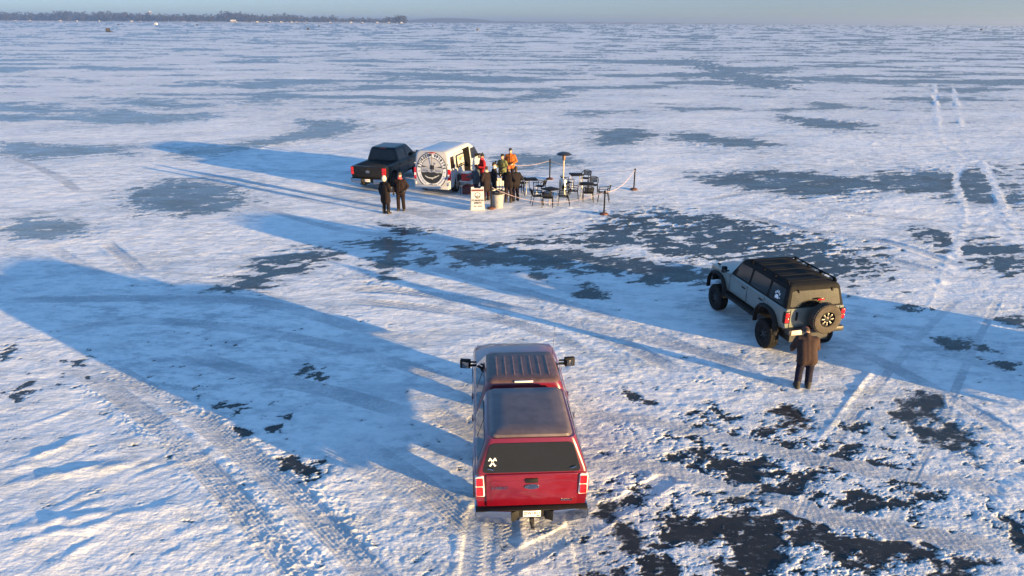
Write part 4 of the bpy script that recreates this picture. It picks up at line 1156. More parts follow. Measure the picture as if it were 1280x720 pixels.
    bm = new_bm(); box(bm, (0, -0.01, 0.37), (1.88, 0.14, 0.17)); 
    for s in (-1, 1): box(bm, (s * 0.93, 0.12, 0.46), (0.13, 0.26, 0.30))
    finish('rear_bumper', bm, WHITEP, t, bevel=0.03)
    bm = new_bm(); box(bm, (0, 0.05, 1.955), (0.40, 0.03, 0.035)); finish('high_brake_light', bm, LENS, t, bevel=0.006)
    for s in (-1, 1):
        bm = new_bm(); box(bm, (s * 0.76, 5.26, 0.90), (0.30, 0.16, 0.22)); finish('headlight', bm, LENSW, t, bevel=0.03)
    bm = new_bm(); box(bm, (0, 5.33, 0.52), (1.75, 0.16, 0.22)); finish('front_bumper', bm, PLAST, t, bevel=0.04)
    # ---- the round emblem over both doors
    cz, Ro = 1.13, 0.82
    em = bpy.data.objects.new('back_door_emblem', None); COL.objects.link(em); em.parent = t
    yb = lambda z: yr(z) - 0.0
    out = (0, -1, 0)
    def disc_ring(bm, r0, r1, d0, d1, n=72):
        A = []
        for k in range(n):
            a = 2 * math.pi * k / n
            A.append([bm.verts.new((r * math.cos(a), yb(cz + r * math.sin(a)) - d, cz + r * math.sin(a))) for r, d in ((r0, d0), (r1, d0), (r1, d1), (r0, d1))])
        for k in range(n):
            a, b = A[k], A[(k + 1) % n]
            for i in range(4): bm.faces.new((a[i], a[(i + 1) % 4], b[(i + 1) % 4], b[i]))
    bm = new_bm(); disc_ring(bm, 0.60, 0.815, 0.002, 0.006); finish('ring_field', bm, mat('pale_ring', (0.62, 0.64, 0.68), 0.5), em, 0)
    bm = new_bm(); disc_ring(bm, Ro, Ro + 0.035, 0.002, 0.008); disc_ring(bm, 0.585, 0.61, 0.002, 0.008); finish('ring_line', bm, INK, em, 0)
    bm = new_bm()
    word = 'STURGEON SPIRITS'
    for i, ch in enumerate(word):
        if ch == ' ': continue
        a = R(168 - 156 * i / (len(word) - 1)); r = 0.705
        p = (r * math.cos(a), yb(cz + r * math.sin(a)) - 0.0065, cz + r * math.sin(a))
        text_into(bm, ch, 0.205, face_frame(p, (math.sin(a), 0, -math.cos(a)), out), 0.003, sx=0.80, bold=0.012)
    finish('ring_lettering', bm, INK, em, 0)
    bm = new_bm()                                               # small illegible type and two stars on the lower half of the ring
    for i in range(26):
        a = R(200 + 140 * i / 25); r = 0.70; rot = Matrix.Rotation(-(a + math.pi / 2), 3, 'Y')
        if i in (8, 9, 17): continue
        box(bm, (r * math.cos(a), yb(cz + r * math.sin(a)) - 0.0075, cz + r * math.sin(a)), (0.030, 0.003, 0.075 if i % 3 else 0.055), rot)
    for s in (-1, 1):
        a = R(270 + s * 86)
        pts = []
        for k in range(10):
            b = math.pi / 2 + 2 * math.pi * k / 10; rr = 0.05 if k % 2 == 0 else 0.022
            pts.append((0.70 * math.cos(a) + rr * math.cos(b), -0.0062, cz + 0.70 * math.sin(a) + rr * math.sin(b)))
        slab(bm, pts, out, 0, 0.003)
    finish('ring_small_type', bm, INKB, em, 0)
    # the picture inside: shore, fishing hut on the ice, dark water with a fish
    def chord(z): return math.sqrt(max(0.0, 0.58 ** 2 - (z - cz) ** 2))
    bm = new_bm()
    z0 = cz - 0.10
    pts = [(-chord(z0), z0)] + [(-0.40, z0 + 0.01), (-0.22, z0 + 0.04), (-0.05, z0 + 0.005), (0.12, z0 + 0.045), (0.30, z0 + 0.0), (0.45, z0 + 0.02)] + [(chord(z0), z0)]
    a0 = math.atan2(z0 - cz, chord(z0))
    arc = [(0.58 * math.cos(a), cz + 0.58 * math.sin(a)) for a in [a0 - (math.pi + 2 * a0) * k / 24 for k in range(1, 24)]]
    slab(bm, [(x_, yb(z) - 0.003, z) for x_, z in pts + arc], out, 0, 0.004); finish('dark_water', bm, INK, em, 0)
    bm = new_bm()
    fish = [(-0.40, -0.22), (-0.30, -0.27), (-0.15, -0.315), (0.02, -0.315), (0.18, -0.28), (0.30, -0.22), (0.42, -0.17), (0.40, -0.215), (0.34, -0.245), (0.24, -0.305), (0.08, -0.365), (-0.10, -0.375), (-0.25, -0.345), (-0.34, -0.30)]
    slab(bm, [(x_, yb(cz + z) - 0.0085, cz + z) for x_, z in fish], out, 0, 0.003)
    slab(bm, [(x_, yb(cz + z) - 0.0085, cz + z) for x_, z in [(-0.02, -0.37), (0.06, -0.36), (0.02, -0.43)]], out, 0.0005, 0.0035); slab(bm, [(x_, yb(cz + z) - 0.0085, cz + z) for x_, z in [(0.16, -0.30), (0.25, -0.27), (0.17, -0.23)]], out, 0.001, 0.004)
    finish('fish', bm, mat('fish_print', (0.45, 0.47, 0.45), 0.6), em, 0)
    bm = new_bm()
    for s in (-1, 1):
        slab(bm, [(s * x_, yb(cz + z) - 0.003, cz + z) for x_, z in [(0.12, 0.17), (0.55, 0.15), (0.53, 0.22), (0.42, 0.21), (0.30, 0.185)]], out, 0, 0.004)
    slab(bm, [(x_, yb(cz + z) - 0.003, cz + z) for x_, z in [(-0.10, 0.06), (0.13, 0.05), (0.13, 0.25), (-0.08, 0.26)]], out, 0.0045, 0.007)
    slab(bm, [(x_, yb(cz + z) - 0.003, cz + z) for x_, z in [(0.125, 0.25), (0.137, 0.25), (0.137, 0.37), (0.125, 0.37)]], out, 0.0045, 0.007)
    finish('hut_and_shore', bm, INK, em, 0)
    bm = new_bm()
    for z, w_ in ((0.115, 0.52), (0.075, 0.50), (-0.055, 0.55)):
        slab(bm, [(x_, yb(cz + z) - 0.003, cz + z) for x_, z in [(-w_, z - 0.007), (w_, z - 0.007), (w_, z + 0.007), (-w_, z + 0.007)]], out, 0, 0.003)
    for i in range(15):
        if i in (5, 9): continue
        x_ = -0.49 + 0.07 * i; box(bm, (x_, -0.0045, cz + 0.005), (0.045, 0.003, 0.075 if i % 2 else 0.06))
    slab(bm, [(x_, yb(cz + z) - 0.003, cz + z) for x_, z in [(0.14, 0.30), (0.22, 0.32), (0.22, 0.36), (0.14, 0.37)]], out, 0.0045, 0.007)
    finish('water_lines', bm, INKB, em, 0)
    return t
van()
# ------------------------------------------------------------------ people
SKIN = mat('skin', (0.50, 0.27, 0.19), 0.55)
def ellipsoid(bm, c, r, rot=None, u=12, v=8):
    m_ = Matrix.Translation(c) @ (rot.to_4x4() if rot is not None else Matrix()) @ Matrix.Diagonal((*r, 1))
    bmesh.ops.create_uvsphere(bm, u_segments=u, v_segments=v, radius=1.0, matrix=m_)

def limb(bm, pts, rs):
    tube(bm, pts, list(rs), 12)
    for p, r in zip(pts, rs): ellipsoid(bm, p, (r, r, r))

def fuse(name, bm, material, parent, voxel, smooth=2):
    """one continuous skin over overlapping volumes"""
    o = finish(name, bm, material, parent, smooth=0)
    md = o.modifiers.new('r', 'REMESH'); md.mode = 'VOXEL'; md.voxel_size = voxel
    if smooth:
        m2 = o.modifiers.new('s', 'SMOOTH'); m2.iterations = smooth; m2.factor = 0.5
    bake(o)
    o.data.materials.clear(); o.data.materials.append(material)
    for p in o.data.polygons: p.use_smooth = True
    return o

ARMS = {'down': ((0.30, -0.03, 1.13), (0.31, 0.05, 0.88)), 'pocket': ((0.35, -0.08, 1.14), (0.22, 0.13, 0.98)),
        'cup': ((0.29, 0.04, 1.13), (0.17, 0.31, 1.17)), 'face': ((0.30, 0.10, 1.16), (0.12, 0.24, 1.36)), 'bent': ((0.31, -0.02, 1.14), (0.16, 0.26, 1.02)),
        'reach': ((0.27, 0.18, 1.18), (0.22, 0.45, 1.10))}

def person(label, x, y, facing, height, jacket, trousers, hat=None, hatcol=None, arms=('down', 'down'), lean=0.0, nod=0.0, long_coat=False, hood=False, glove=(0.02, 0.02, 0.022), cup=None, scarf=None, boots=(0.025, 0.02, 0.018), bulk=1.0, stride=0.0, turn=0.0):
    """facing: degrees clockwise from +Y; arms: (left, right)"""
    t = thing('person', label, 'person', (x, y, gz(x, y, 0.2) - 0.015), -R(facing), 'people around the van' if y > 30 else None)
    k = height / 1.76
    t.scale = (k * bulk, k * bulk, k)
    key = '_'.join(str(int(c * 999)) for c in jacket)
    JM = mat('jacket_' + key, tuple(c * q for c, q in zip(jacket, (0.30, 0.22, 0.34) if (max(jacket) < 0.1 or bulk > 1) else (0.62, 0.60, 0.64))), 0.85, spec=0.2, var=0.22, vscale=5, bump=0.35, bscale=28)
    TM = mat('trousers_' + '_'.join(str(int(c * 999)) for c in trousers), tuple(c * q for c, q in zip(trousers, (0.34, 0.28, 0.45))), 0.9, spec=0.15, var=0.25, vscale=7, bump=0.3, bscale=40)
    hip = Vector((0, 0, 0.94))
    RL = Matrix.Rotation(-R(lean), 3, 'X')                       # bend forward at the hips
    def U(p): return hip + RL @ (Vector(p) - hip)
    neck = Vector((0, 0.0, 1.50))
    RH = Matrix.Rotation(-R(turn), 3, 'Z') @ Matrix.Rotation(-R(nod), 3, 'X')
    def Hd(p): return U(neck + RH @ (Vector(p) - neck))
    legs = []
    for s in (-1, 1):
        fy = s * stride
        legs.append([(s * 0.095, 0, 0.92), (s * 0.115, 0.03 + fy * 0.5, 0.50), (s * 0.125, fy, 0.09)])
    # body: one continuous figure from head to feet
    bm = new_bm()
    for L in legs:
        limb(bm, L, (0.082, 0.060, 0.042)); limb(bm, [(L[2][0], L[2][1] - 0.03, 0.06), (L[2][0] * 1.1, L[2][1] + 0.13, 0.05)], (0.045, 0.038))
    for s in (-1, 1): limb(bm, [U((s * 0.06, 0, 0.92)), U((s * 0.065, 0.0, 1.12)), U((s * 0.075, 0, 1.32)), U((s * 0.09, 0, 1.40))], (0.11, 0.10, 0.115, 0.085))
    limb(bm, [U((0, -0.005, 1.40)), Hd((0, 0.01, 1.53))], (0.065, 0.055))
    ellipsoid(bm, Hd((0, 0.005, 1.655)), (0.073, 0.092, 0.105), RL @ RH, 16, 12)
    ellipsoid(bm, Hd((0, 0.035, 1.60)), (0.055, 0.060, 0.070), RL @ RH, 14, 10)
    limb(bm, [Hd((0, 0.092, 1.66)), Hd((0, 0.112, 1.625))], (0.009, 0.015))
    for s in (-1, 1): ellipsoid(bm, Hd((s * 0.076, -0.005, 1.635)), (0.012, 0.022, 0.032), RL @ RH, 8, 6)
    hands = []
    for s, kind in zip((-1, 1), arms):
        e, h = ARMS[kind]
        sh = U((s * 0.185, 0, 1.41)); el = U((s * e[0], e[1], e[2])); ha = U((s * h[0], h[1], h[2]))
        limb(bm, [sh, el, ha], (0.055, 0.043, 0.032)); hands.append((el, ha, s))
    fuse('body', bm, SKIN, t, 0.016, 1)
    bm = new_bm()                                               # eyes and mouth
    for s in (-1, 1): ellipsoid(bm, Hd((s * 0.030, 0.086, 1.662)), (0.011, 0.008, 0.007), None, 8, 6)
    finish('eyes', bm, INK, t)
    bm = new_bm(); ellipsoid(bm, Hd((0, 0.093, 1.578)), (0.022, 0.007, 0.006), None, 8, 6); finish('mouth', bm, mat('lips', (0.30, 0.09, 0.08), 0.5), t)
    # trousers
    bm = new_bm()
    for L in legs: limb(bm, [L[0], L[1], (L[2][0], L[2][1], 0.13)], (0.112, 0.088, 0.080))
    limb(bm, [(-0.06, 0, 0.93), (0.06, 0, 0.93)], (0.125, 0.125))
    fuse('trousers', bm, TM, t, 0.022)
    # boots
    for L in legs:
        bm = new_bm(); limb(bm, [(L[2][0], L[2][1] - 0.01, 0.22), (L[2][0], L[2][1] - 0.02, 0.07)], (0.070, 0.068)); limb(bm, [(L[2][0], L[2][1] - 0.03, 0.055), (L[2][0] * 1.12, L[2][1] + 0.15, 0.05)], (0.058, 0.050))
        fuse('boot', bm, mat('boots_' + str(int(boots[0] * 999)), boots, 0.8, var=0.3), t, 0.02, 1)
    # jacket
    bm = new_bm()
    low = 0.62 if long_coat else 0.86
    for s in (-1, 1):
        limb(bm, [U((s * 0.085, 0, low)), U((s * 0.085, 0, 1.06)), U((s * 0.085, 0.0, 1.28)), U((s * 0.10, 0, 1.39))], (0.155 if not long_coat else 0.17, 0.145, 0.150, 0.105))
        e, h = ARMS[arms[0] if s < 0 else arms[1]]
        sh = U((s * 0.19, 0, 1.40)); el = U((s * e[0], e[1], e[2])); ha = U((s * h[0], h[1], h[2]))
        limb(bm, [sh, el, el + (ha - el) * 0.86], (0.092, 0.076, 0.060))
    limb(bm, [U((0, 0, low + 0.02)), U((0, 0, 1.06)), U((0, 0.0, 1.28)), U((0, 0, 1.40))], (0.158, 0.152, 0.158, 0.12))
    limb(bm, [U((0, -0.01, 1.42)), U((0, -0.005, 1.49))], (0.10, 0.085))
    if hood: limb(bm, [U((-0.06, -0.09, 1.46)), U((0.06, -0.09, 1.46))], (0.075, 0.075))
    jk = fuse('jacket', bm, JM, t, 0.024)
    bm = new_bm(); box(bm, U((0, 0.150, 1.15)), (0.012, 0.02, 0.45), RL); finish('zip', bm, STEEL, jk)
    # gloves: palm, thumb and four fingers, slightly curled
    GM = mat('glove_' + str(int(glove[0] * 999)), glove, 0.8)
    for el, ha, s in hands:
        bm = new_bm()
        d = (ha - el).normalized()
        side_ = Vector((1, 0, 0)) - d * d.x; side_.normalize()
        nrm = d.cross(side_).normalized()
        limb(bm, [ha - d * 0.05, ha + d * 0.01], (0.042, 0.040))
        palm = ha + d * 0.055
        rot = Matrix((side_, nrm, d)).transposed()
        ellipsoid(bm, palm, (0.046, 0.024, 0.052), rot)
        for i, (o_, ln) in enumerate(((-0.033, 0.068), (-0.011, 0.078), (0.011, 0.072), (0.033, 0.056))):
            p0 = palm + d * 0.035 + side_ * o_; p1 = p0 + d * ln * 0.55 + nrm * 0.006; p2 = p1 + d * ln * 0.35 - nrm * 0.022 * 1.0
            tube(bm, [p0, p1, p2], [0.0115, 0.0105, 0.008], 6)
        sd = -s
        p0 = palm - d * 0.02 + side_ * 0.038 * sd; p1 = p0 + d * 0.035 + side_ * 0.022 * sd; p2 = p1 + d * 0.032 + side_ * 0.002 * sd - nrm * 0.012
        tube(bm, [p0, p1, p2], [0.014, 0.013, 0.010], 6)
        finish('glove', bm, GM, t, 60)
    # headgear
    hm = mat('hat_' + '_'.join(str(int(c * 999)) for c in (hatcol or (0, 0, 0))), hatcol or (0.05, 0.03, 0.02), 0.9, var=0.2, vscale=14, bump=0.4, bscale=60)
    m_ = Matrix.Translation(Hd((0, 0.0, 1.665))) @ (RL @ RH).to_4x4()
    bm = new_bm() if hat else None
    if hat in ('beanie', 'pompom'):
        lathe(bm, [(0.084, 0.012), (0.092, 0.015), (0.093, 0.060), (0.086, 0.066), (0.080, 0.095), (0.055, 0.130), (0.0, 0.142)], 'z', (0, 0, 0), 18)
        if hat == 'pompom': ellipsoid(bm, (0, 0, 0.165), (0.035, 0.035, 0.035))
        for v in bm.verts: v.co.y *= 1.14
        bmesh.ops.transform(bm, matrix=m_, verts=bm.verts); finish('hat', bm, hm, t, 50)
    elif hat == 'cap':
        lathe(bm, [(0.083, 0.022), (0.087, 0.03), (0.080, 0.085), (0.050, 0.118), (0.0, 0.125)], 'z', (0, 0, 0), 18)
        for v in bm.verts: v.co.y *= 1.14
        slab(bm, [(xx, yy, 0.032 - 0.25 * (yy - 0.08) * 0.5) for xx, yy in round_poly([(-0.07, 0.075), (0.07, 0.075), (0.06, 0.17), (-0.06, 0.17)], 0.04)], (0, 0.1, 1), -0.003, 0.004)
        bmesh.ops.transform(bm, matrix=m_, verts=bm.verts); finish('hat', bm, hm, t, 50)
    elif hat == 'hood':
        ellipsoid(bm, (0, -0.028, 0.0), (0.108, 0.118, 0.145), None, 18, 14)
        bmesh.ops.delete(bm, geom=[v for v in bm.verts if v.co.y > 0.058 and abs(v.co.z) < 0.11], context='VERTS')
        bmesh.ops.solidify(bm, geom=bm.faces[:], thickness=0.02)
        bmesh.ops.transform(bm, matrix=m_, verts=bm.verts); finish('hood', bm, hm, t, 60)
    if hat != 'hood':                                             # hair under or instead of a hat
        bm = new_bm(); low_ = bool(hat)
        ellipsoid(bm, (0, -0.022, 0.008 if not low_ else -0.012), (0.081, 0.084, 0.100 if not low_ else 0.082), None, 16, 12)
        bmesh.ops.transform(bm, matrix=m_, verts=bm.verts); finish('hair', bm, mat('hair', (0.035, 0.022, 0.015), 0.7), t, 60)
    if scarf:
        bm = new_bm(); tube(bm, [Hd((0.085 * math.cos(a), 0.02 + 0.085 * math.sin(a), 1.515 + 0.02 * math.sin(a))) for a in [2 * math.pi * i / 14 for i in range(14)]], 0.034, 8, closed=True)
        lathe(bm, [(0.072, -0.05), (0.084, -0.03), (0.088, 0.02), (0.078, 0.03)], 'z', Hd((0, 0.025, 1.575)), 16)
        finish('face_scarf', bm, mat('scarf_' + str(int(scarf[0] * 999)), scarf, 0.9), t, 60)
    if cup:
        e, h = ARMS['cup']; c = U((cup * 0.14, 0.39, 1.20))
        bm = new_bm(); lathe(bm, [(0.030, -0.05), (0.042, 0.07), (0.038, 0.07), (0.028, -0.045)], 'z', c, 14, ring=True); lathe(bm, [(0, -0.05), (0.03, -0.05), (0.03, -0.045), (0, -0.045)], 'z', c, 14)
        co = finish('paper_cup', bm, WHITE, None); 
        co.data.transform(t.matrix_basis if False else Matrix.LocRotScale(t.location, t.rotation_euler, t.scale))
        tag(co, cup_label, 'cup')
    return t

DK = (0.020, 0.016, 0.015); BR = (0.028, 0.018, 0.015)
person('person in a near-black snowsuit with a cream hood, back to the camera', -5.91, 32.12, 30, 1.78, (0.020, 0.015, 0.014), (0.014, 0.012, 0.013), 'hood', (0.62, 0.54, 0.40), ('down', 'bent'), long_coat=True)
person('person in a brown-black snowsuit with a red face covering, second from the left', -5.30, 32.74, 185, 1.80, (0.034, 0.022, 0.018), (0.030, 0.020, 0.017), 'beanie', (0.06, 0.045, 0.04), ('pocket', 'down'), scarf=(0.55, 0.07, 0.08))
person('person in a red jacket and black pompom hat beside the open van door', -1.62, 37.75, 245, 1.84, (0.36, 0.012, 0.02), (0.03, 0.028, 0.03), 'pompom', (0.012, 0.012, 0.014), ('cup', 'bent'), scarf=(0.5, 0.02, 0.035))
person('person in a blue-grey coat and dark red cap by the drinks table', -1.85, 35.55, 300, 1.66, (0.085, 0.105, 0.125), (0.05, 0.06, 0.085), 'cap', (0.10, 0.012, 0.016), ('reach', 'bent'))
person('person in a long brown-black coat with a pale collar behind the folding sign', -1.30, 34.75, 320, 1.74, (0.034, 0.026, 0.025), (0.05, 0.012, 0.014), None, None, ('pocket', 'cup'), long_coat=True, scarf=(0.42, 0.38, 0.34))
person('person in a charcoal jacket and black beanie with a white neck warmer', -0.95, 35.75, 100, 1.74, (0.030, 0.034, 0.034), (0.02, 0.02, 0.024), 'beanie', (0.014, 0.015, 0.018), ('cup', 'pocket'), scarf=(0.62, 0.60, 0.55))
person('person in an olive green jacket and dark hat in front of the orange jacket', -0.55, 37.9, 215, 1.80, (0.175, 0.205, 0.085), (0.03, 0.03, 0.028), 'beanie', (0.035, 0.035, 0.022), ('bent', 'cup'))
person('person in a bright orange jacket and dark striped beanie, farthest from the camera', -0.12, 39.1, 195, 1.90, (0.52, 0.155, 0.03), (0.03, 0.028, 0.03), 'beanie', (0.02, 0.02, 0.035), ('bent', 'down'), glove=(0.48, 0.30, 0.22))
person('person in a bulky black jacket and orange cap, back to the camera by the rope', -0.20, 34.38, 15, 1.80, (0.020, 0.017, 0.016), (0.060, 0.052, 0.050), 'beanie', (0.42, 0.09, 0.04), ('cup', 'pocket'), hood=True)
person('person in a dark jacket standing close behind the orange cap', 0.16, 34.75, 330, 1.72, (0.024, 0.021, 0.020), (0.050, 0.040, 0.040), 'beanie', (0.03, 0.026, 0.024), ('bent', 'pocket'))
person('person in a brown jacket and dark jeans bending towards the back of the SUV', 7.17, 15.40, 8, 1.62, (0.140, 0.112, 0.064), (0.038, 0.044, 0.058), 'beanie', (0.09, 0.028, 0.024), ('reach', 'reach'), lean=27, nod=50, bulk=1.14, stride=0.02, boots=(0.018, 0.018, 0.02))
# ------------------------------------------------------------------ the seating area on the ice
BLKM = mat('black_metal', (0.006, 0.006, 0.007), 0.7, spec=0.15)
def make_chair(label):
    t = thing('patio_chair', label, 'chair', (0, 0, 0), 0, 'black metal chairs around the tables')
    bm = new_bm()                                               # seat: slats across a rim  (front = +y)
    for i in range(7): box(bm, (0, -0.20 + i * 0.067, 0.445 - 0.004 * abs(i - 3)), (0.42, 0.054, 0.012))
    tube(bm, [(-0.21, -0.22, 0.44), (0.21, -0.22, 0.44), (0.21, 0.22, 0.44), (-0.21, 0.22, 0.44)], 0.012, 6, closed=True)
    finish('seat', bm, BLKM, t)
    bm = new_bm()
    for i in range(4):
        z = 0.56 + i * 0.062; y = -0.235 - (z - 0.45) * 0.28
        pts = [(0.215 * math.sin(a), y - 0.05 * (math.cos(a) - 0.3), z) for a in [R(-80 + 160 * k / 8) for k in range(9)]]
        A = [bm.verts.new((p[0], p[1], p[2] - 0.026)) for p in pts]; B = [bm.verts.new((p[0], p[1], p[2] + 0.026)) for p in pts]
        C2 = [bm.verts.new((p[0], p[1] - 0.008, p[2] + 0.026)) for p in pts]; D = [bm.verts.new((p[0], p[1] - 0.008, p[2] - 0.026)) for p in pts]
        for k in range(8):
            for q, w in ((A, B), (B, C2), (C2, D), (D, A)): bm.faces.new((q[k], q[k + 1], w[k + 1], w[k]))
        bm.faces.new((A[0], B[0], C2[0], D[0])); bm.faces.new((A[8], B[8], C2[8], D[8]))
    finish('backrest', bm, BLKM, t)
    bm = new_bm()                                               # one bent tube: arms and back hoop
    pts = [(-0.27, 0.24, 0.64), (-0.275, 0.0, 0.665), (-0.265, -0.20, 0.68)] + [(0.262 * math.sin(a), -0.24 - 0.085 * math.cos(a) - 0.03, 0.70 + 0.12 * math.cos(a)) for a in [R(-75 + 150 * k / 10) for k in range(11)]] + [(0.265, -0.20, 0.68), (0.275, 0.0, 0.665), (0.27, 0.24, 0.64)]
    tube(bm, pts, 0.019, 7); finish('arm_frame', bm, BLKM, t)
    for s in (-1, 1):
        bm = new_bm(); tube(bm, [(s * 0.27, 0.24, 0.64), (s * 0.245, 0.225, 0.43), (s * 0.26, 0.27, 0.0)], 0.0175, 7); finish('leg', bm, BLKM, t)
        bm = new_bm(); tube(bm, [(s * 0.262, -0.20, 0.68), (s * 0.235, -0.215, 0.43), (s * 0.26, -0.31, 0.0)], 0.0175, 7); finish('leg', bm, BLKM, t)
    return t
def make_table(label):
    t = thing('patio_table', label, 'table', (0, 0, 0), 0, 'black patio tables')
    bm = new_bm()
    top = round_poly([(-0.36, -0.36), (0.36, -0.36), (0.36, 0.36), (-0.36, 0.36)], 0.09)
    slab(bm, [(x, y, 0.735) for x, y in top], (0, 0, 1), -0.012, 0.012)
    finish('tabletop', bm, mat('table_top', (0.009, 0.009, 0.010), 0.75, spec=0.15, var=0.3, vscale=6), t, bevel=0.004)
    bm = new_bm(); tube(bm, [(x * 0.93, y * 0.93, 0.712) for x, y in top], 0.012, 6, closed=True); finish('rim', bm, ALU, t)
    for sx in (-1, 1):
        for sy in (-1, 1):
            bm = new_bm(); tube(bm, [(sx * 0.26, sy * 0.26, 0.715), (sx * 0.25, sy * 0.25, 0.35), (sx * 0.29, sy * 0.29, 0.0)], 0.016, 8); finish('leg', bm, ALU, t)
    return t
tables = [((0.93, 36.53), 12, 'black square table nearest the dark-jacketed people, with light metal legs'),
          ((1.87, 34.27), 40, 'black square table nearest the camera, left of the patio heater'),
          ((3.44, 37.72), 8, 'black square table farthest back, behind the patio heater'),
          ((3.79, 35.48), -6, 'black square table on the right of the patio heater')]
t0 = None
for (x, y), a, lab in tables:
    if t0 is None: t0 = make_table(lab); t0.location = (x, y, gz(x, y)); t0.rotation_euler.z = R(a)
    else: dup(t0, (x, y, gz(x, y)), R(a), lab)
chairs = [  # place, direction the sitter would face (deg clockwise from +Y), label
 ((0.55, 37.02), 130, 'black metal chair behind the table nearest the dark-jacketed people'),
 ((0.30, 36.00), 75, 'black metal chair on the left of the table nearest the dark-jacketed people'),
 ((1.42, 36.20), -60, 'black metal chair on the right of the table nearest the dark-jacketed people'),
 ((1.72, 33.68), 5, 'black metal chair showing its slatted back, in front of the nearest table'),
 ((1.22, 33.95), 80, 'black metal chair side-on at the left of the nearest table'),
 ((2.52, 33.98), -85, 'black metal chair side-on at the right of the nearest table'),
 ((3.98, 38.20), 205, 'black metal chair with its back hoop up behind the farthest table'),
 ((2.92, 37.00), 60, 'black metal chair just behind the patio heater'),
 ((3.08, 35.15), 95, 'black metal chair side-on just right of the patio heater'),
 ((3.80, 34.80), 2, 'black metal chair showing its back in front of the right-hand table'),
 ((4.22, 36.50), 190, 'black metal chair behind the right-hand table'),
 ((4.58, 34.85), -80, 'black metal chair standing apart beside the front rope post')]
c0 = None
for (x, y), a, lab in chairs:
    if c0 is None: c0 = make_chair(lab); c0.location = (x, y, gz(x, y)); c0.rotation_euler.z = -R(a)
    else: dup(c0, (x, y, gz(x, y)), -R(a), lab)

# gas patio heater
hx, hy = 2.62, 36.05
t = thing('patio_heater', 'tall mushroom patio heater with a wide dark hood among the tables', 'patio heater', (hx, hy, gz(hx, hy)))
bm = new_bm(); lathe(bm, [(0.24, 0), (0.255, 0.02), (0.255, 0.08), (0.21, 0.09), (0.21, 0.80), (0.19, 0.84), (0.05, 0.86)], 'z', seg=28); hs = finish('tank_housing', bm, mat('heater_steel', (0.42, 0.43, 0.42), 0.32, metal=0.9), t, 40)
bm = new_bm(); slab(bm, [(0.09 * math.cos(a) * 0.9, -0.213, 0.45 + 0.14 * math.sin(a)) for a in [2 * math.pi * k / 20 for k in range(20)]], (0, -1, 0), 0, 0.006); finish('valve_door', bm, PLAST, hs)
bm = new_bm(); lathe(bm, [(0.035, 0.84), (0.035, 1.80), (0.05, 1.82)], 'z', seg=16); finish('pole', bm, mat('copper_pole', (0.80, 0.58, 0.48), 0.3, metal=0.9), t)
bm = new_bm(); lathe(bm, [(0.05, 1.80), (0.085, 1.84), (0.085, 2.06), (0.11, 2.08), (0.05, 2.12)], 'z', seg=20); finish('burner', bm, mat('burner_mesh', (0.16, 0.10, 0.08), 0.5, metal=0.5), t)
bm = new_bm(); lathe(bm, [(0.40, 2.10), (0.405, 2.105), (0.30, 2.19), (0.12, 2.235), (0.0, 2.245), (0.0, 2.235), (0.12, 2.222), (0.30, 2.175)], 'z', seg=36, ring=False); finish('hood', bm, mat('heater_hood', (0.05, 0.055, 0.065), 0.35, metal=0.6), t, 50)

# rope posts
def make_post(label):
    t = thing('rope_post', label, 'post', (0, 0, 0), 0, 'rope posts round the seating area')
    bm = new_bm(); lathe(bm, [(0.20, 0.0), (0.215, 0.015), (0.205, 0.06), (0.10, 0.095), (0.045, 0.11), (0.0, 0.11)], 'z', seg=8); finish('base', bm, mat('post_base', (0.10, 0.034, 0.022), 0.7, var=0.35, vscale=8), t, 25)
    bm = new_bm(); lathe(bm, [(0.038, 0.09), (0.036, 1.08), (0.048, 1.085), (0.048, 1.12), (0.03, 1.15), (0, 1.155)], 'z', seg=14); finish('shaft', bm, mat('post_black', (0.006, 0.006, 0.007), 0.75, spec=0.15), t, 40)
    bm = new_bm(); tube(bm, [(0.05 * math.cos(a), 0.05 * math.sin(a), 1.06) for a in [2 * math.pi * k / 12 for k in range(12)]], 0.008, 6, closed=True); finish('hook_ring', bm, BLKM, t)
    return t
posts = [((4.30, 32.19), 'black rope post on a red-brown base, nearest the camera'), ((6.52, 37.30), 'black rope post farthest to the right, on a red-brown base'),
         ((2.12, 39.85), 'black rope post behind the tables, left of the heater pole'), ((-1.02, 33.05), 'black rope post squeezed between the folding sign and the grey bin'),
         ((-0.95, 39.55), 'black rope post behind the people by the van front')]
p0 = None
for (x, y), lab in posts:
    if p0 is None: p0 = make_post(lab); p0.location = (x, y, gz(x, y))
    else: dup(p0, (x, y, gz(x, y)), 0.3 * x, lab)
ROPE = mat('pink_white_rope', (0.55, 0.42, 0.41), 0.8, var=0.25, vscale=30)
for a, b, sag, lab in ((3, 0, 0.62, 'pale rope sagging low past the grey bin to the nearest post'), (0, 1, 0.30, 'pale rope rising from the nearest post to the far right post'),
                       (1, 2, 0.30, 'pale rope along the back of the tables between two far posts'), (2, 4, 0.24, 'pale rope from the post behind the tables towards the van')):
    A = Vector((*posts[a][0], 1.07)); B = Vector((*posts[b][0], 1.07)); A.z += gz(A.x, A.y); B.z += gz(B.x, B.y)
    bm = new_bm(); tube(bm, [A.lerp(B, k / 24) - Vector((0, 0, sag * 4 * (k / 24) * (1 - k / 24))) for k in range(25)], 0.011, 6)
    tag(finish('rope', bm, ROPE), lab, 'rope', 'ropes between the posts')

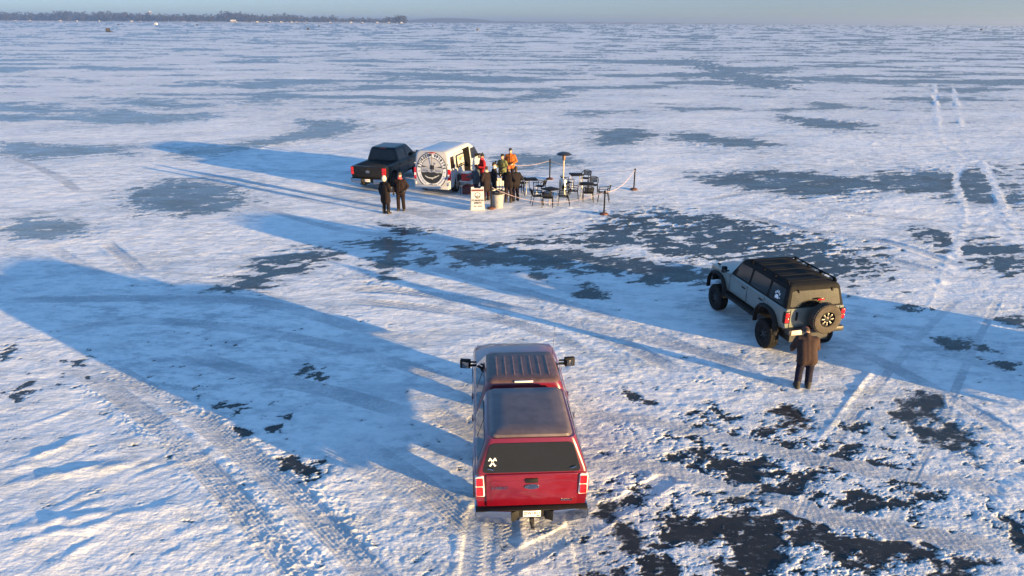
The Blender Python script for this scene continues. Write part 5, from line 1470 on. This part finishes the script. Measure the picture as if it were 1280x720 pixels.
# folding sign
sx, sy = -1.67, 32.9
t = thing('folding_sign', 'white folding A-frame sign with a brown header and round emblem', 'sign', (sx, sy, gz(sx, sy)), R(6))
for s, nm in ((-1, 'front_panel'), (1, 'back_panel')):
    rot = Matrix.Rotation(R(-13) * -s, 3, 'X') if s > 0 else Matrix.Rotation(R(-13), 3, 'X')
    rot = Matrix.Rotation(R(13) * (1 if s > 0 else -1), 3, 'X')
    def PT(x, z, o=0.0): return Vector((0, s * 0.03, 1.06)) + rot @ Vector((x, s * o, z - 1.06))
    bm = new_bm(); outl = [(-0.34, 0.0), (0.34, 0.0), (0.30, 1.0), (0.30, 1.10), (0.17, 1.10), (0.15, 1.03), (-0.15, 1.03), (-0.17, 1.10), (-0.30, 1.10), (-0.30, 1.0)]
    n = rot @ Vector((0, s, 0))
    slab(bm, [PT(x, z) for x, z in round_poly(outl, 0.03)], n, -0.02, 0.02)
    pn = finish(nm, bm, WHITEP, t, 30)
    if s < 0:
        bm = new_bm(); slab(bm, [PT(x, z) for x, z in [(-0.285, 0.90), (0.285, 0.90), (0.28, 0.985), (-0.28, 0.985)]], n, 0.0205, 0.024); finish('header_bar', bm, mat('brown_print', (0.11, 0.018, 0.018), 0.6), pn, 0)
        bm = new_bm()
        slab(bm, [PT(0.14 * math.cos(a), 0.70 + 0.15 * math.sin(a)) for a in [2 * math.pi * k / 32 for k in range(32)]], n, 0.0205, 0.023)
        finish('emblem_disc', bm, mat('grey_print', (0.10, 0.11, 0.12), 0.6), pn, 0)
        bm = new_bm()
        slab(bm, [PT(0.095 * math.cos(a), 0.70 + 0.10 * math.sin(a)) for a in [math.pi * k / 16 for k in range(17)]], n, 0.0232, 0.0255)
        slab(bm, [PT(x, z) for x, z in [(-0.07, 0.655), (0.0, 0.635), (0.07, 0.65), (0.02, 0.62)]], n, 0.0232, 0.0255)
        finish('emblem_sky', bm, WHITE, pn, 0)
        bm = new_bm(); slab(bm, [PT(x, z) for x, z in [(-0.015, 0.705), (0.035, 0.705), (0.035, 0.755), (-0.01, 0.76)]], n, 0.0257, 0.027)
        fr = lambda z: face_frame(PT(0, z) + n * 0.0205, (1, 0, 0), n)
        text_into(bm, 'STURGEON', 0.115, fr(0.465), 0.003, bold=0.006, sx=0.95); text_into(bm, 'SPIRITS', 0.115, fr(0.345), 0.003, bold=0.006)
        for i in range(9):
            if i == 3: continue
            slab(bm, [PT(-0.19 + 0.045 * i + dx, 0.17 + dz) for dx, dz in ((0, 0), (0.03, 0), (0.03, 0.06 if i % 2 else 0.05), (0, 0.055))], n, 0.0205, 0.0235)
        finish('lettering', bm, INK, pn, 0)
        bm = new_bm()
        for x in (-0.31, 0.31): slab(bm, [PT(x * (1 + 0.0), z) for z in (0.05,)] + [PT(x, 0.95), PT(x + 0.008, 0.95), PT(x + 0.008, 0.05)], n, 0.0202, 0.0215)
        finish('edge_line', bm, INK, pn, 0)
# rubbish bin with a black liner
bx, by = -0.72, 33.35
t = thing('rubbish_bin', 'grey plastic rubbish bin with a black liner beside the folding sign', 'bin', (bx, by, gz(bx, by)))
bm = new_bm(); lathe(bm, [(0.25, 0.0), (0.265, 0.02), (0.31, 0.76), (0.33, 0.77), (0.33, 0.81), (0.30, 0.81), (0.24, 0.05), (0, 0.05)], 'z', seg=28); lathe(bm, [(0, 0.0), (0.25, 0.0), (0.25, 0.01), (0, 0.01)], 'z', seg=28)
finish('bucket', bm, mat('bin_grey', (0.27, 0.28, 0.29), 0.6, var=0.15), t, 40)
bm = new_bm(); rnd = random.Random(4)
pr = [(0.325, 0.70), (0.338, 0.78), (0.332, 0.825), (0.30, 0.82), (0.24, 0.5), (0.0, 0.42)]
lathe(bm, pr, 'z', seg=28)
for v in bm.verts: v.co += Vector((rnd.uniform(-.008, .008), rnd.uniform(-.008, .008), rnd.uniform(-.025, .015)))
finish('liner', bm, mat('bin_liner', (0.012, 0.012, 0.013), 0.3), t, 60)

# drinks table beside the van, coolers, crate, serving counter
ux = -R(17.5)
t = thing('folding_table', 'small folding table with a pale top beside the open van', 'table', (-2.30, 36.55, gz(-2.3, 36.55)), ux)
bm = new_bm(); box(bm, (0, 0, 0.72), (0.62, 1.25, 0.035)); finish('tabletop', bm, mat('table_white', (0.55, 0.55, 0.56), 0.5), t, bevel=0.008)
for sx_ in (-0.26, 0.26):
    for sy_ in (-0.52, 0.52):
        bm = new_bm(); tube(bm, [(sx_, sy_, 0.70), (sx_, sy_ * 1.05, 0.0)], 0.014, 8); finish('leg', bm, STEEL, t)
def cooler(lx, ly, base, dims, col, lid, label):
    p = Matrix.Rotation(ux, 3, 'Z') @ Vector((lx, ly, 0)) + Vector((-2.30, 36.55, 0))
    c = thing('cooler', label, 'cooler', (p.x, p.y, gz(-2.3, 36.55) + base), ux, 'coolers by the van')
    w, d, h = dims
    bm = new_bm(); box(bm, (0, 0, h * 0.42), (w, d, h * 0.84)); finish('tub', bm, col, c, bevel=0.025)
    bm = new_bm(); box(bm, (0, 0, h * 0.92), (w * 1.03, d * 1.03, h * 0.16)); finish('lid', bm, lid, c, bevel=0.025)
    bm = new_bm(); tube(bm, [(-w * 0.52, -d * 0.2, h * 0.6), (-w * 0.60, -d * 0.2, h * 0.7), (-w * 0.60, d * 0.2, h * 0.7), (-w * 0.52, d * 0.2, h * 0.6)], 0.012, 6); finish('handle', bm, PLAST, c)
    return c
REDC = mat('cooler_red', (0.42, 0.016, 0.014), 0.4, var=0.1); DRED = mat('cooler_dark_red', (0.14, 0.010, 0.014), 0.5, var=0.1)
cooler(0.02, -0.36, 0.738, (0.42, 0.40, 0.46), REDC, mat('cooler_white', (0.70, 0.68, 0.66), 0.5), 'bright red cooler with a white lid on the table beside the van')
cooler(0.03, 0.16, 0.738, (0.40, 0.40, 0.40), DRED, DRED, 'dark red cooler beside the white-lidded one on the table')
cooler(0.02, -0.15, 0.0, (0.44, 0.62, 0.44), mat('crate_red', (0.13, 0.030, 0.026), 0.6, var=0.3), DRED, 'dull red cooler on the snow under the table')
t = thing('serving_table', 'serving table under a white pleated cloth among the standing people', 'table', (-0.62, 36.15, gz(-0.6, 36.1)), R(-8))
bm = new_bm(); box(bm, (0, 0, 0.88), (1.0, 0.55, 0.03)); tp = finish('tabletop', bm, mat('table_white', (0.55, 0.55, 0.56), 0.5), t, bevel=0.006)
for sx_ in (-0.42, 0.42):
    for sy_ in (-0.2, 0.2):
        bm = new_bm(); tube(bm, [(sx_, sy_, 0.87), (sx_, sy_, 0.0)], 0.014, 8); finish('leg', bm, STEEL, t)
bm = new_bm()
ring = []
for z, amp in ((0.905, 0.0), (0.86, 0.004), (0.5, 0.018), (0.05, 0.03)):
    pts = []
    per = rect_ring(-0.285, 0.285, 0.51, 0.51, 0.03, 3)
    dense = []
    for i in range(len(per)):
        a, b = Vector((*per[i], 0)), Vector((*per[(i + 1) % len(per)], 0)); n_ = max(1, int((b - a).length / 0.02))
        dense += [a.lerp(b, j / n_) for j in range(n_)]
    N_ = len(dense)
    for i, q in enumerate(dense):
        k = 1 + amp * math.sin(i * 0.85) + amp * 0.5
        pts.append(bm.verts.new((q.x * k, q.y * (1 + 2 * amp * math.sin(i * 0.85) + amp), z)))
    ring.append(pts)
for A, B in zip(ring[:-1], ring[1:]):
    for i in range(len(A)): bm.faces.new((A[i], A[(i + 1) % len(A)], B[(i + 1) % len(A)], B[i]))
bm.faces.new(ring[0])
cl = finish('tablecloth', bm, mat('white_cloth', (0.66, 0.66, 0.67), 0.8), None, 60)
cl.location = t.location; cl.rotation_euler = t.rotation_euler
tag(cl, 'white pleated cloth hanging from the serving table', 'tablecloth')
rnd = random.Random(9)
for i in range(5):
    p = Matrix.Rotation(R(-8), 3, 'Z') @ Vector((-0.4 + 0.2 * i, rnd.uniform(-0.12, 0.15), 0)) + Vector((-0.62, 36.15, gz(-0.6, 36.1) + 0.906))
    bm = new_bm(); lathe(bm, [(0.036, 0), (0.038, 0.01), (0.038, 0.18), (0.015, 0.23), (0.015, 0.29), (0, 0.29)], 'z', seg=12)
    tag(finish('bottle', bm, mat('bottle_glass', (0.05, 0.025, 0.01), 0.1)), 'small dark bottle standing on the white-clothed serving table', 'bottle', 'bottles on the serving table').location = p
# ------------------------------------------------------------------ the far shore and the specks out on the ice
rnd = random.Random(21)
# the wooded shore on the left runs from about 3 km off, the low hills lie 8 to 10 km away
def shore_line(px):                                             # bearing as sideways/forward ratio
    return (px - 640) / 940.0
TREE_D = 3000.0
bm = new_bm()
N = 40
top = []
for i in range(N + 1):
    k = -1.05 + (shore_line(512) + 1.05) * i / N
    d = TREE_D + 180 * math.sin(i * 0.4)
    end = min(1.0, (N - i) / 3.0)
    top.append((Vector((k * d, d, 0.0)), Vector((k * (d + 60), d + 60, 3.0 * end)), Vector((k * (d + 700), d + 700, 6.0 * end)), Vector((k * (d + 900), d + 900, -1.0))))
vs = [[bm.verts.new(p) for p in row] for row in top]
for a, b in zip(vs[:-1], vs[1:]):
    for j in range(3): bm.faces.new((a[j], b[j], b[j + 1], a[j + 1]))
sh = finish('far_shore', bm, mat('shore_snow', (0.50, 0.48, 0.46), 0.9, var=0.3, vscale=0.01)); sh['kind'] = 'structure'
bm = new_bm()
for i in range(460):
    k = -1.05 + (shore_line(506) + 1.05) * (i + rnd.random()) / 460
    d = TREE_D + 180 * math.sin(((k + 1.05) / (shore_line(512) + 1.05)) * N * 0.4) + rnd.uniform(60, 600)
    x, y = k * d, d
    px = 640 + 940 * k
    big = 0.85 + 0.35 * math.sin(k * 31) + 0.25 * math.sin(k * 83 + 1)
    h = (rnd.uniform(25, 40) + 22 * max(0, -k - 0.3)) * max(0.88, min(1.15, big)) * (0.75 if px > 420 else 1.0)
    w = h * rnd.uniform(0.38, 0.6)
    tube(bm, [(x, y, 0), (x, y, h * 0.5)], [0.7, 0.4], 4)
    for j in range(64):                                          # bare branch sprays through the crown
        u, v, r_ = rnd.random() * 2 * math.pi, rnd.uniform(-1, 1), rnd.random() ** 0.5
        c = Vector((x + w * r_ * math.cos(u) * math.sqrt(1 - v * v), y + w * r_ * math.sin(u) * math.sqrt(1 - v * v), h * (0.50 + 0.49 * v * max(r_, 0.3))))
        s_ = h * rnd.uniform(0.07, 0.15)
        a = Vector((rnd.uniform(-1, 1), rnd.uniform(-1, 1), rnd.uniform(-0.4, 1))).normalized() * s_
        b = a.cross(Vector((rnd.uniform(-1, 1), rnd.uniform(-1, 1), rnd.uniform(-1, 1)))).normalized() * s_ * 0.8
        bm.faces.new([bm.verts.new(c + q) for q in (a, b, -a, -b)])
me_w = finish('far_woods', bm, mat('bare_woods', (0.011, 0.012, 0.019), 0.95, var=0.3, vscale=0.02), smooth=0)
me_w['kind'] = 'stuff'
# low hills beyond
bm = new_bm()
pts = []
for i in range(61):
    k = shore_line(495) + (shore_line(960) - shore_line(495)) * i / 60
    px = 640 + 940 * k
    d = 6500.0
    hh = 62 * max(0, 1 - abs((px - 560) / 70) ** 2.2) if px < 625 else 0
    hh = max(hh, 30 * (1 - (px - 495) / 470) + 6 * math.sin(px * 0.13)) if px < 955 else 0
    hh = max(hh * 0.66, 0.5)
    pts.append([bm.verts.new((k * d, d, -0.5)), bm.verts.new((k * (d + 200), d + 200, hh * 0.8)), bm.verts.new((k * (d + 600), d + 600, hh)), bm.verts.new((k * (d + 1300), d + 1300, -0.5))])
for a, b in zip(pts[:-1], pts[1:]):
    for j in range(3): bm.faces.new((a[j], b[j], b[j + 1], a[j + 1]))
hl = finish('far_hills', bm, mat('hill_wood', (0.03, 0.036, 0.045), 0.95)); hl['kind'] = 'structure'

# houses along the shore
def house(w, d, h, wallm, roofm, label):
    t = thing('shore_house', label, 'house', (0, 0, 0), 0, 'houses along the far shore')
    bm = new_bm(); box(bm, (0, 0, h / 2), (w, d, h))
    for s in (-1, 1): bm.faces.new([bm.verts.new(p) for p in ((s * w / 2, -d / 2, h), (s * w / 2, d / 2, h), (s * w / 2, 0, h + d * 0.4))])
    wl = finish('wall', bm, wallm, t, smooth=0)
    bm = new_bm()
    for s in (-1, 1): slab(bm, [(-w / 2 - 0.5, s * (d / 2 + 0.5), h - 0.3), (w / 2 + 0.5, s * (d / 2 + 0.5), h - 0.3), (w / 2 + 0.5, 0, h + d * 0.4), (-w / 2 - 0.5, 0, h + d * 0.4)], (0, s * 0.6, 1), 0.02, 0.3)
    finish('roof', bm, roofm, t, smooth=0)
    for x in (-w * 0.3, 0, w * 0.3):
        bm = new_bm(); box(bm, (x, -d / 2 - 0.02, h * 0.55), (1.4, 0.1, 1.5)); finish('window', bm, GLASS, t, smooth=0)
    return t
HW = [mat('house_white', (0.20, 0.195, 0.20), 0.7), mat('house_tan', (0.12, 0.095, 0.085), 0.7)]
RS = mat('roof_snow', (0.45, 0.45, 0.48), 0.8)
lab = 'tiny house on the far shore at the foot of the woods'
h0 = house(8, 6, 3.4, HW[0], RS, lab); h1 = house(6, 5, 3, HW[1], RS, lab)
first = [True, True]
for px in (18, 36, 74, 94, 122, 163, 174, 205, 228, 288, 293, 320, 334, 336, 350, 363, 369, 381, 411, 437, 451, 470, 484, 500):
    k = shore_line(px); i = 0 if px % 3 else 1
    d = TREE_D - 20 + rnd.uniform(-60, 20)
    loc, rz = (k * d, d, 0.3), rnd.uniform(-0.6, 0.6)
    src = (h0, h1)[i]
    if first[i]: src.location = loc; src.rotation_euler.z = rz; first[i] = False
    else: dup(src, loc, rz)
# boathouse group that shows largest
t = house(20, 10, 7, HW[0], RS, 'larger white building with a snowy roof on the far shore'); k = shore_line(290); t.location = (k * 2940, 2940, 0.3); t.rotation_euler.z = 0.3; t['group'] = 'buildings on the far shore'; t.name = 'boathouse'
# water tower standing over the trees
k = shore_line(187)
t = thing('water_tower', 'white water tower rising above the far woods', 'water tower', (k * 3100, 3100, 0))
bm = new_bm(); lathe(bm, [(1.6, 30), (6.5, 33), (7.6, 37), (6.5, 41), (2.5, 43.5), (0, 44)], 'z', seg=20); finish('tank', bm, mat('tower_white', (0.42, 0.42, 0.44), 0.5), t)
bm = new_bm(); lathe(bm, [(4.2, 0), (1.8, 6), (1.6, 31)], 'z', seg=16); finish('column', bm, mat('tower_grey', (0.3, 0.3, 0.32), 0.7), t)
# fishing shelters scattered far out
def shelter(w, h, m_, label, loc, rz=0.0, group='dark fishing shelters far out on the ice'):
    t = thing('fishing_shelter', label, 'fishing shelter', loc, rz, group)
    bm = new_bm(); ring = []
    for z, k in ((0, 1.0), (h * 0.5, 1.10), (h * 0.88, 0.92), (h, 0.55)):
        ring.append([bm.verts.new((w / 2 * k * (1.0 if i % 2 else 1.08) * math.cos(2 * math.pi * i / 8 + math.pi / 8), w / 2 * k * (1.0 if i % 2 else 1.08) * math.sin(2 * math.pi * i / 8 + math.pi / 8), z)) for i in range(8)])
    for A, B in zip(ring[:-1], ring[1:]):
        for i in range(8): bm.faces.new((A[i], A[(i + 1) % 8], B[(i + 1) % 8], B[i]))
    bm.faces.new(ring[-1]); finish('tent', bm, m_, t, smooth=0)
    bm = new_bm(); box(bm, (0, -w * 0.53, h * 0.42), (w * 0.3, 0.06, h * 0.7)); finish('door_flap', bm, STEEL, t, smooth=0)
    return t
TENT = mat('tent_black', (0.022, 0.024, 0.03), 0.8)
for (x, y, w, h, lab) in ((-212.6, 776, 2.3, 2.0, 'black pop-up fishing shelter, the larger one left of centre'), (-322, 1245, 3.2, 1.6, 'low dark fishing shelter just behind the larger black one'),
                          (-150, 1399, 2.6, 1.6, 'tiny dark fishing shelter near the end of the woods'), (-37.4, 784, 2.4, 1.8, 'black fishing shelter below the far hills'),
                          (705.6, 1132, 3.0, 2.6, 'lone dark fishing shelter far out on the right'), (-560, 1330, 3.2, 1.8, 'dark fishing shelter in front of the water tower shore'),
                          (-700, 1330, 3.2, 1.8, 'dark fishing shelter farthest out on the left')):
    shelter(w, h, TENT, lab, (x, y, 0), rnd.uniform(-0.5, 0.5))
shelter(5.0, 3.6, mat('tent_white', (0.80, 0.80, 0.80), 0.6), 'white fishing shelter shining below the water tower', (-687, 1444, 0), 0.4, None)
# hut on runners with a sled beside it
t = thing('fishing_hut', 'dark fishing hut on runners standing alone far out on the left', 'fishing hut', (-301, 556, 0), 0.4)
bm = new_bm(); box(bm, (0, 0, 1.35), (2.6, 2.2, 2.1)); finish('wall', bm, mat('hut_brown', (0.010, 0.010, 0.012), 0.8), t, smooth=0)
bm = new_bm(); slab(bm, [(-1.45, -1.25, 2.45), (1.45, -1.25, 2.45), (1.45, 1.25, 2.6), (-1.45, 1.25, 2.6)], (0, 0, 1), -0.03, 0.08); finish('roof', bm, mat('hut_roof', (0.03, 0.03, 0.035), 0.7), t, smooth=0)
bm = new_bm(); box(bm, (0.3, -1.12, 1.2), (0.8, 0.06, 1.7)); finish('door', bm, STEEL, t, smooth=0)
for s in (-1, 1):
    bm = new_bm(); tube(bm, [(-1.6, s * 0.9, 0.25), (-1.3, s * 0.9, 0.1), (1.5, s * 0.9, 0.1)], 0.12, 6); finish('runner', bm, STEEL, t)
t = thing('cargo_sled', 'dark cargo sled lying beside the fishing hut', 'sled', (-297.2, 552, 0), 1.3)
bm = new_bm(); slab(bm, [(x, y, 0.3) for x, y in round_poly([(-0.7, -1.6), (0.7, -1.6), (0.7, 1.6), (-0.7, 1.6)], 0.4)], (0, 0, 1), -0.25, 0.35); finish('tub', bm, STEEL, t, 30)
# ------------------------------------------------------------------ the air over the lake
bm = new_bm(); box(bm, (0, 0, 26.0), (24600, 24600, 56.0))
haze = finish('haze', bm, bpy.data.materials.new('haze_air'), smooth=0)
haze['kind'] = 'stuff'
hm = haze.data.materials[0]; hm.use_nodes = True
hn = hm.node_tree; hn.nodes.clear()
pv = hn.nodes.new('ShaderNodeVolumePrincipled')
pv.inputs['Color'].default_value = (0.66, 0.80, 1.0, 1)
pv.inputs['Density'].default_value = 0.00020
pv.inputs['Anisotropy'].default_value = 0.60
ho = hn.nodes.new('ShaderNodeOutputMaterial'); hn.links.new(pv.outputs[0], ho.inputs['Volume'])
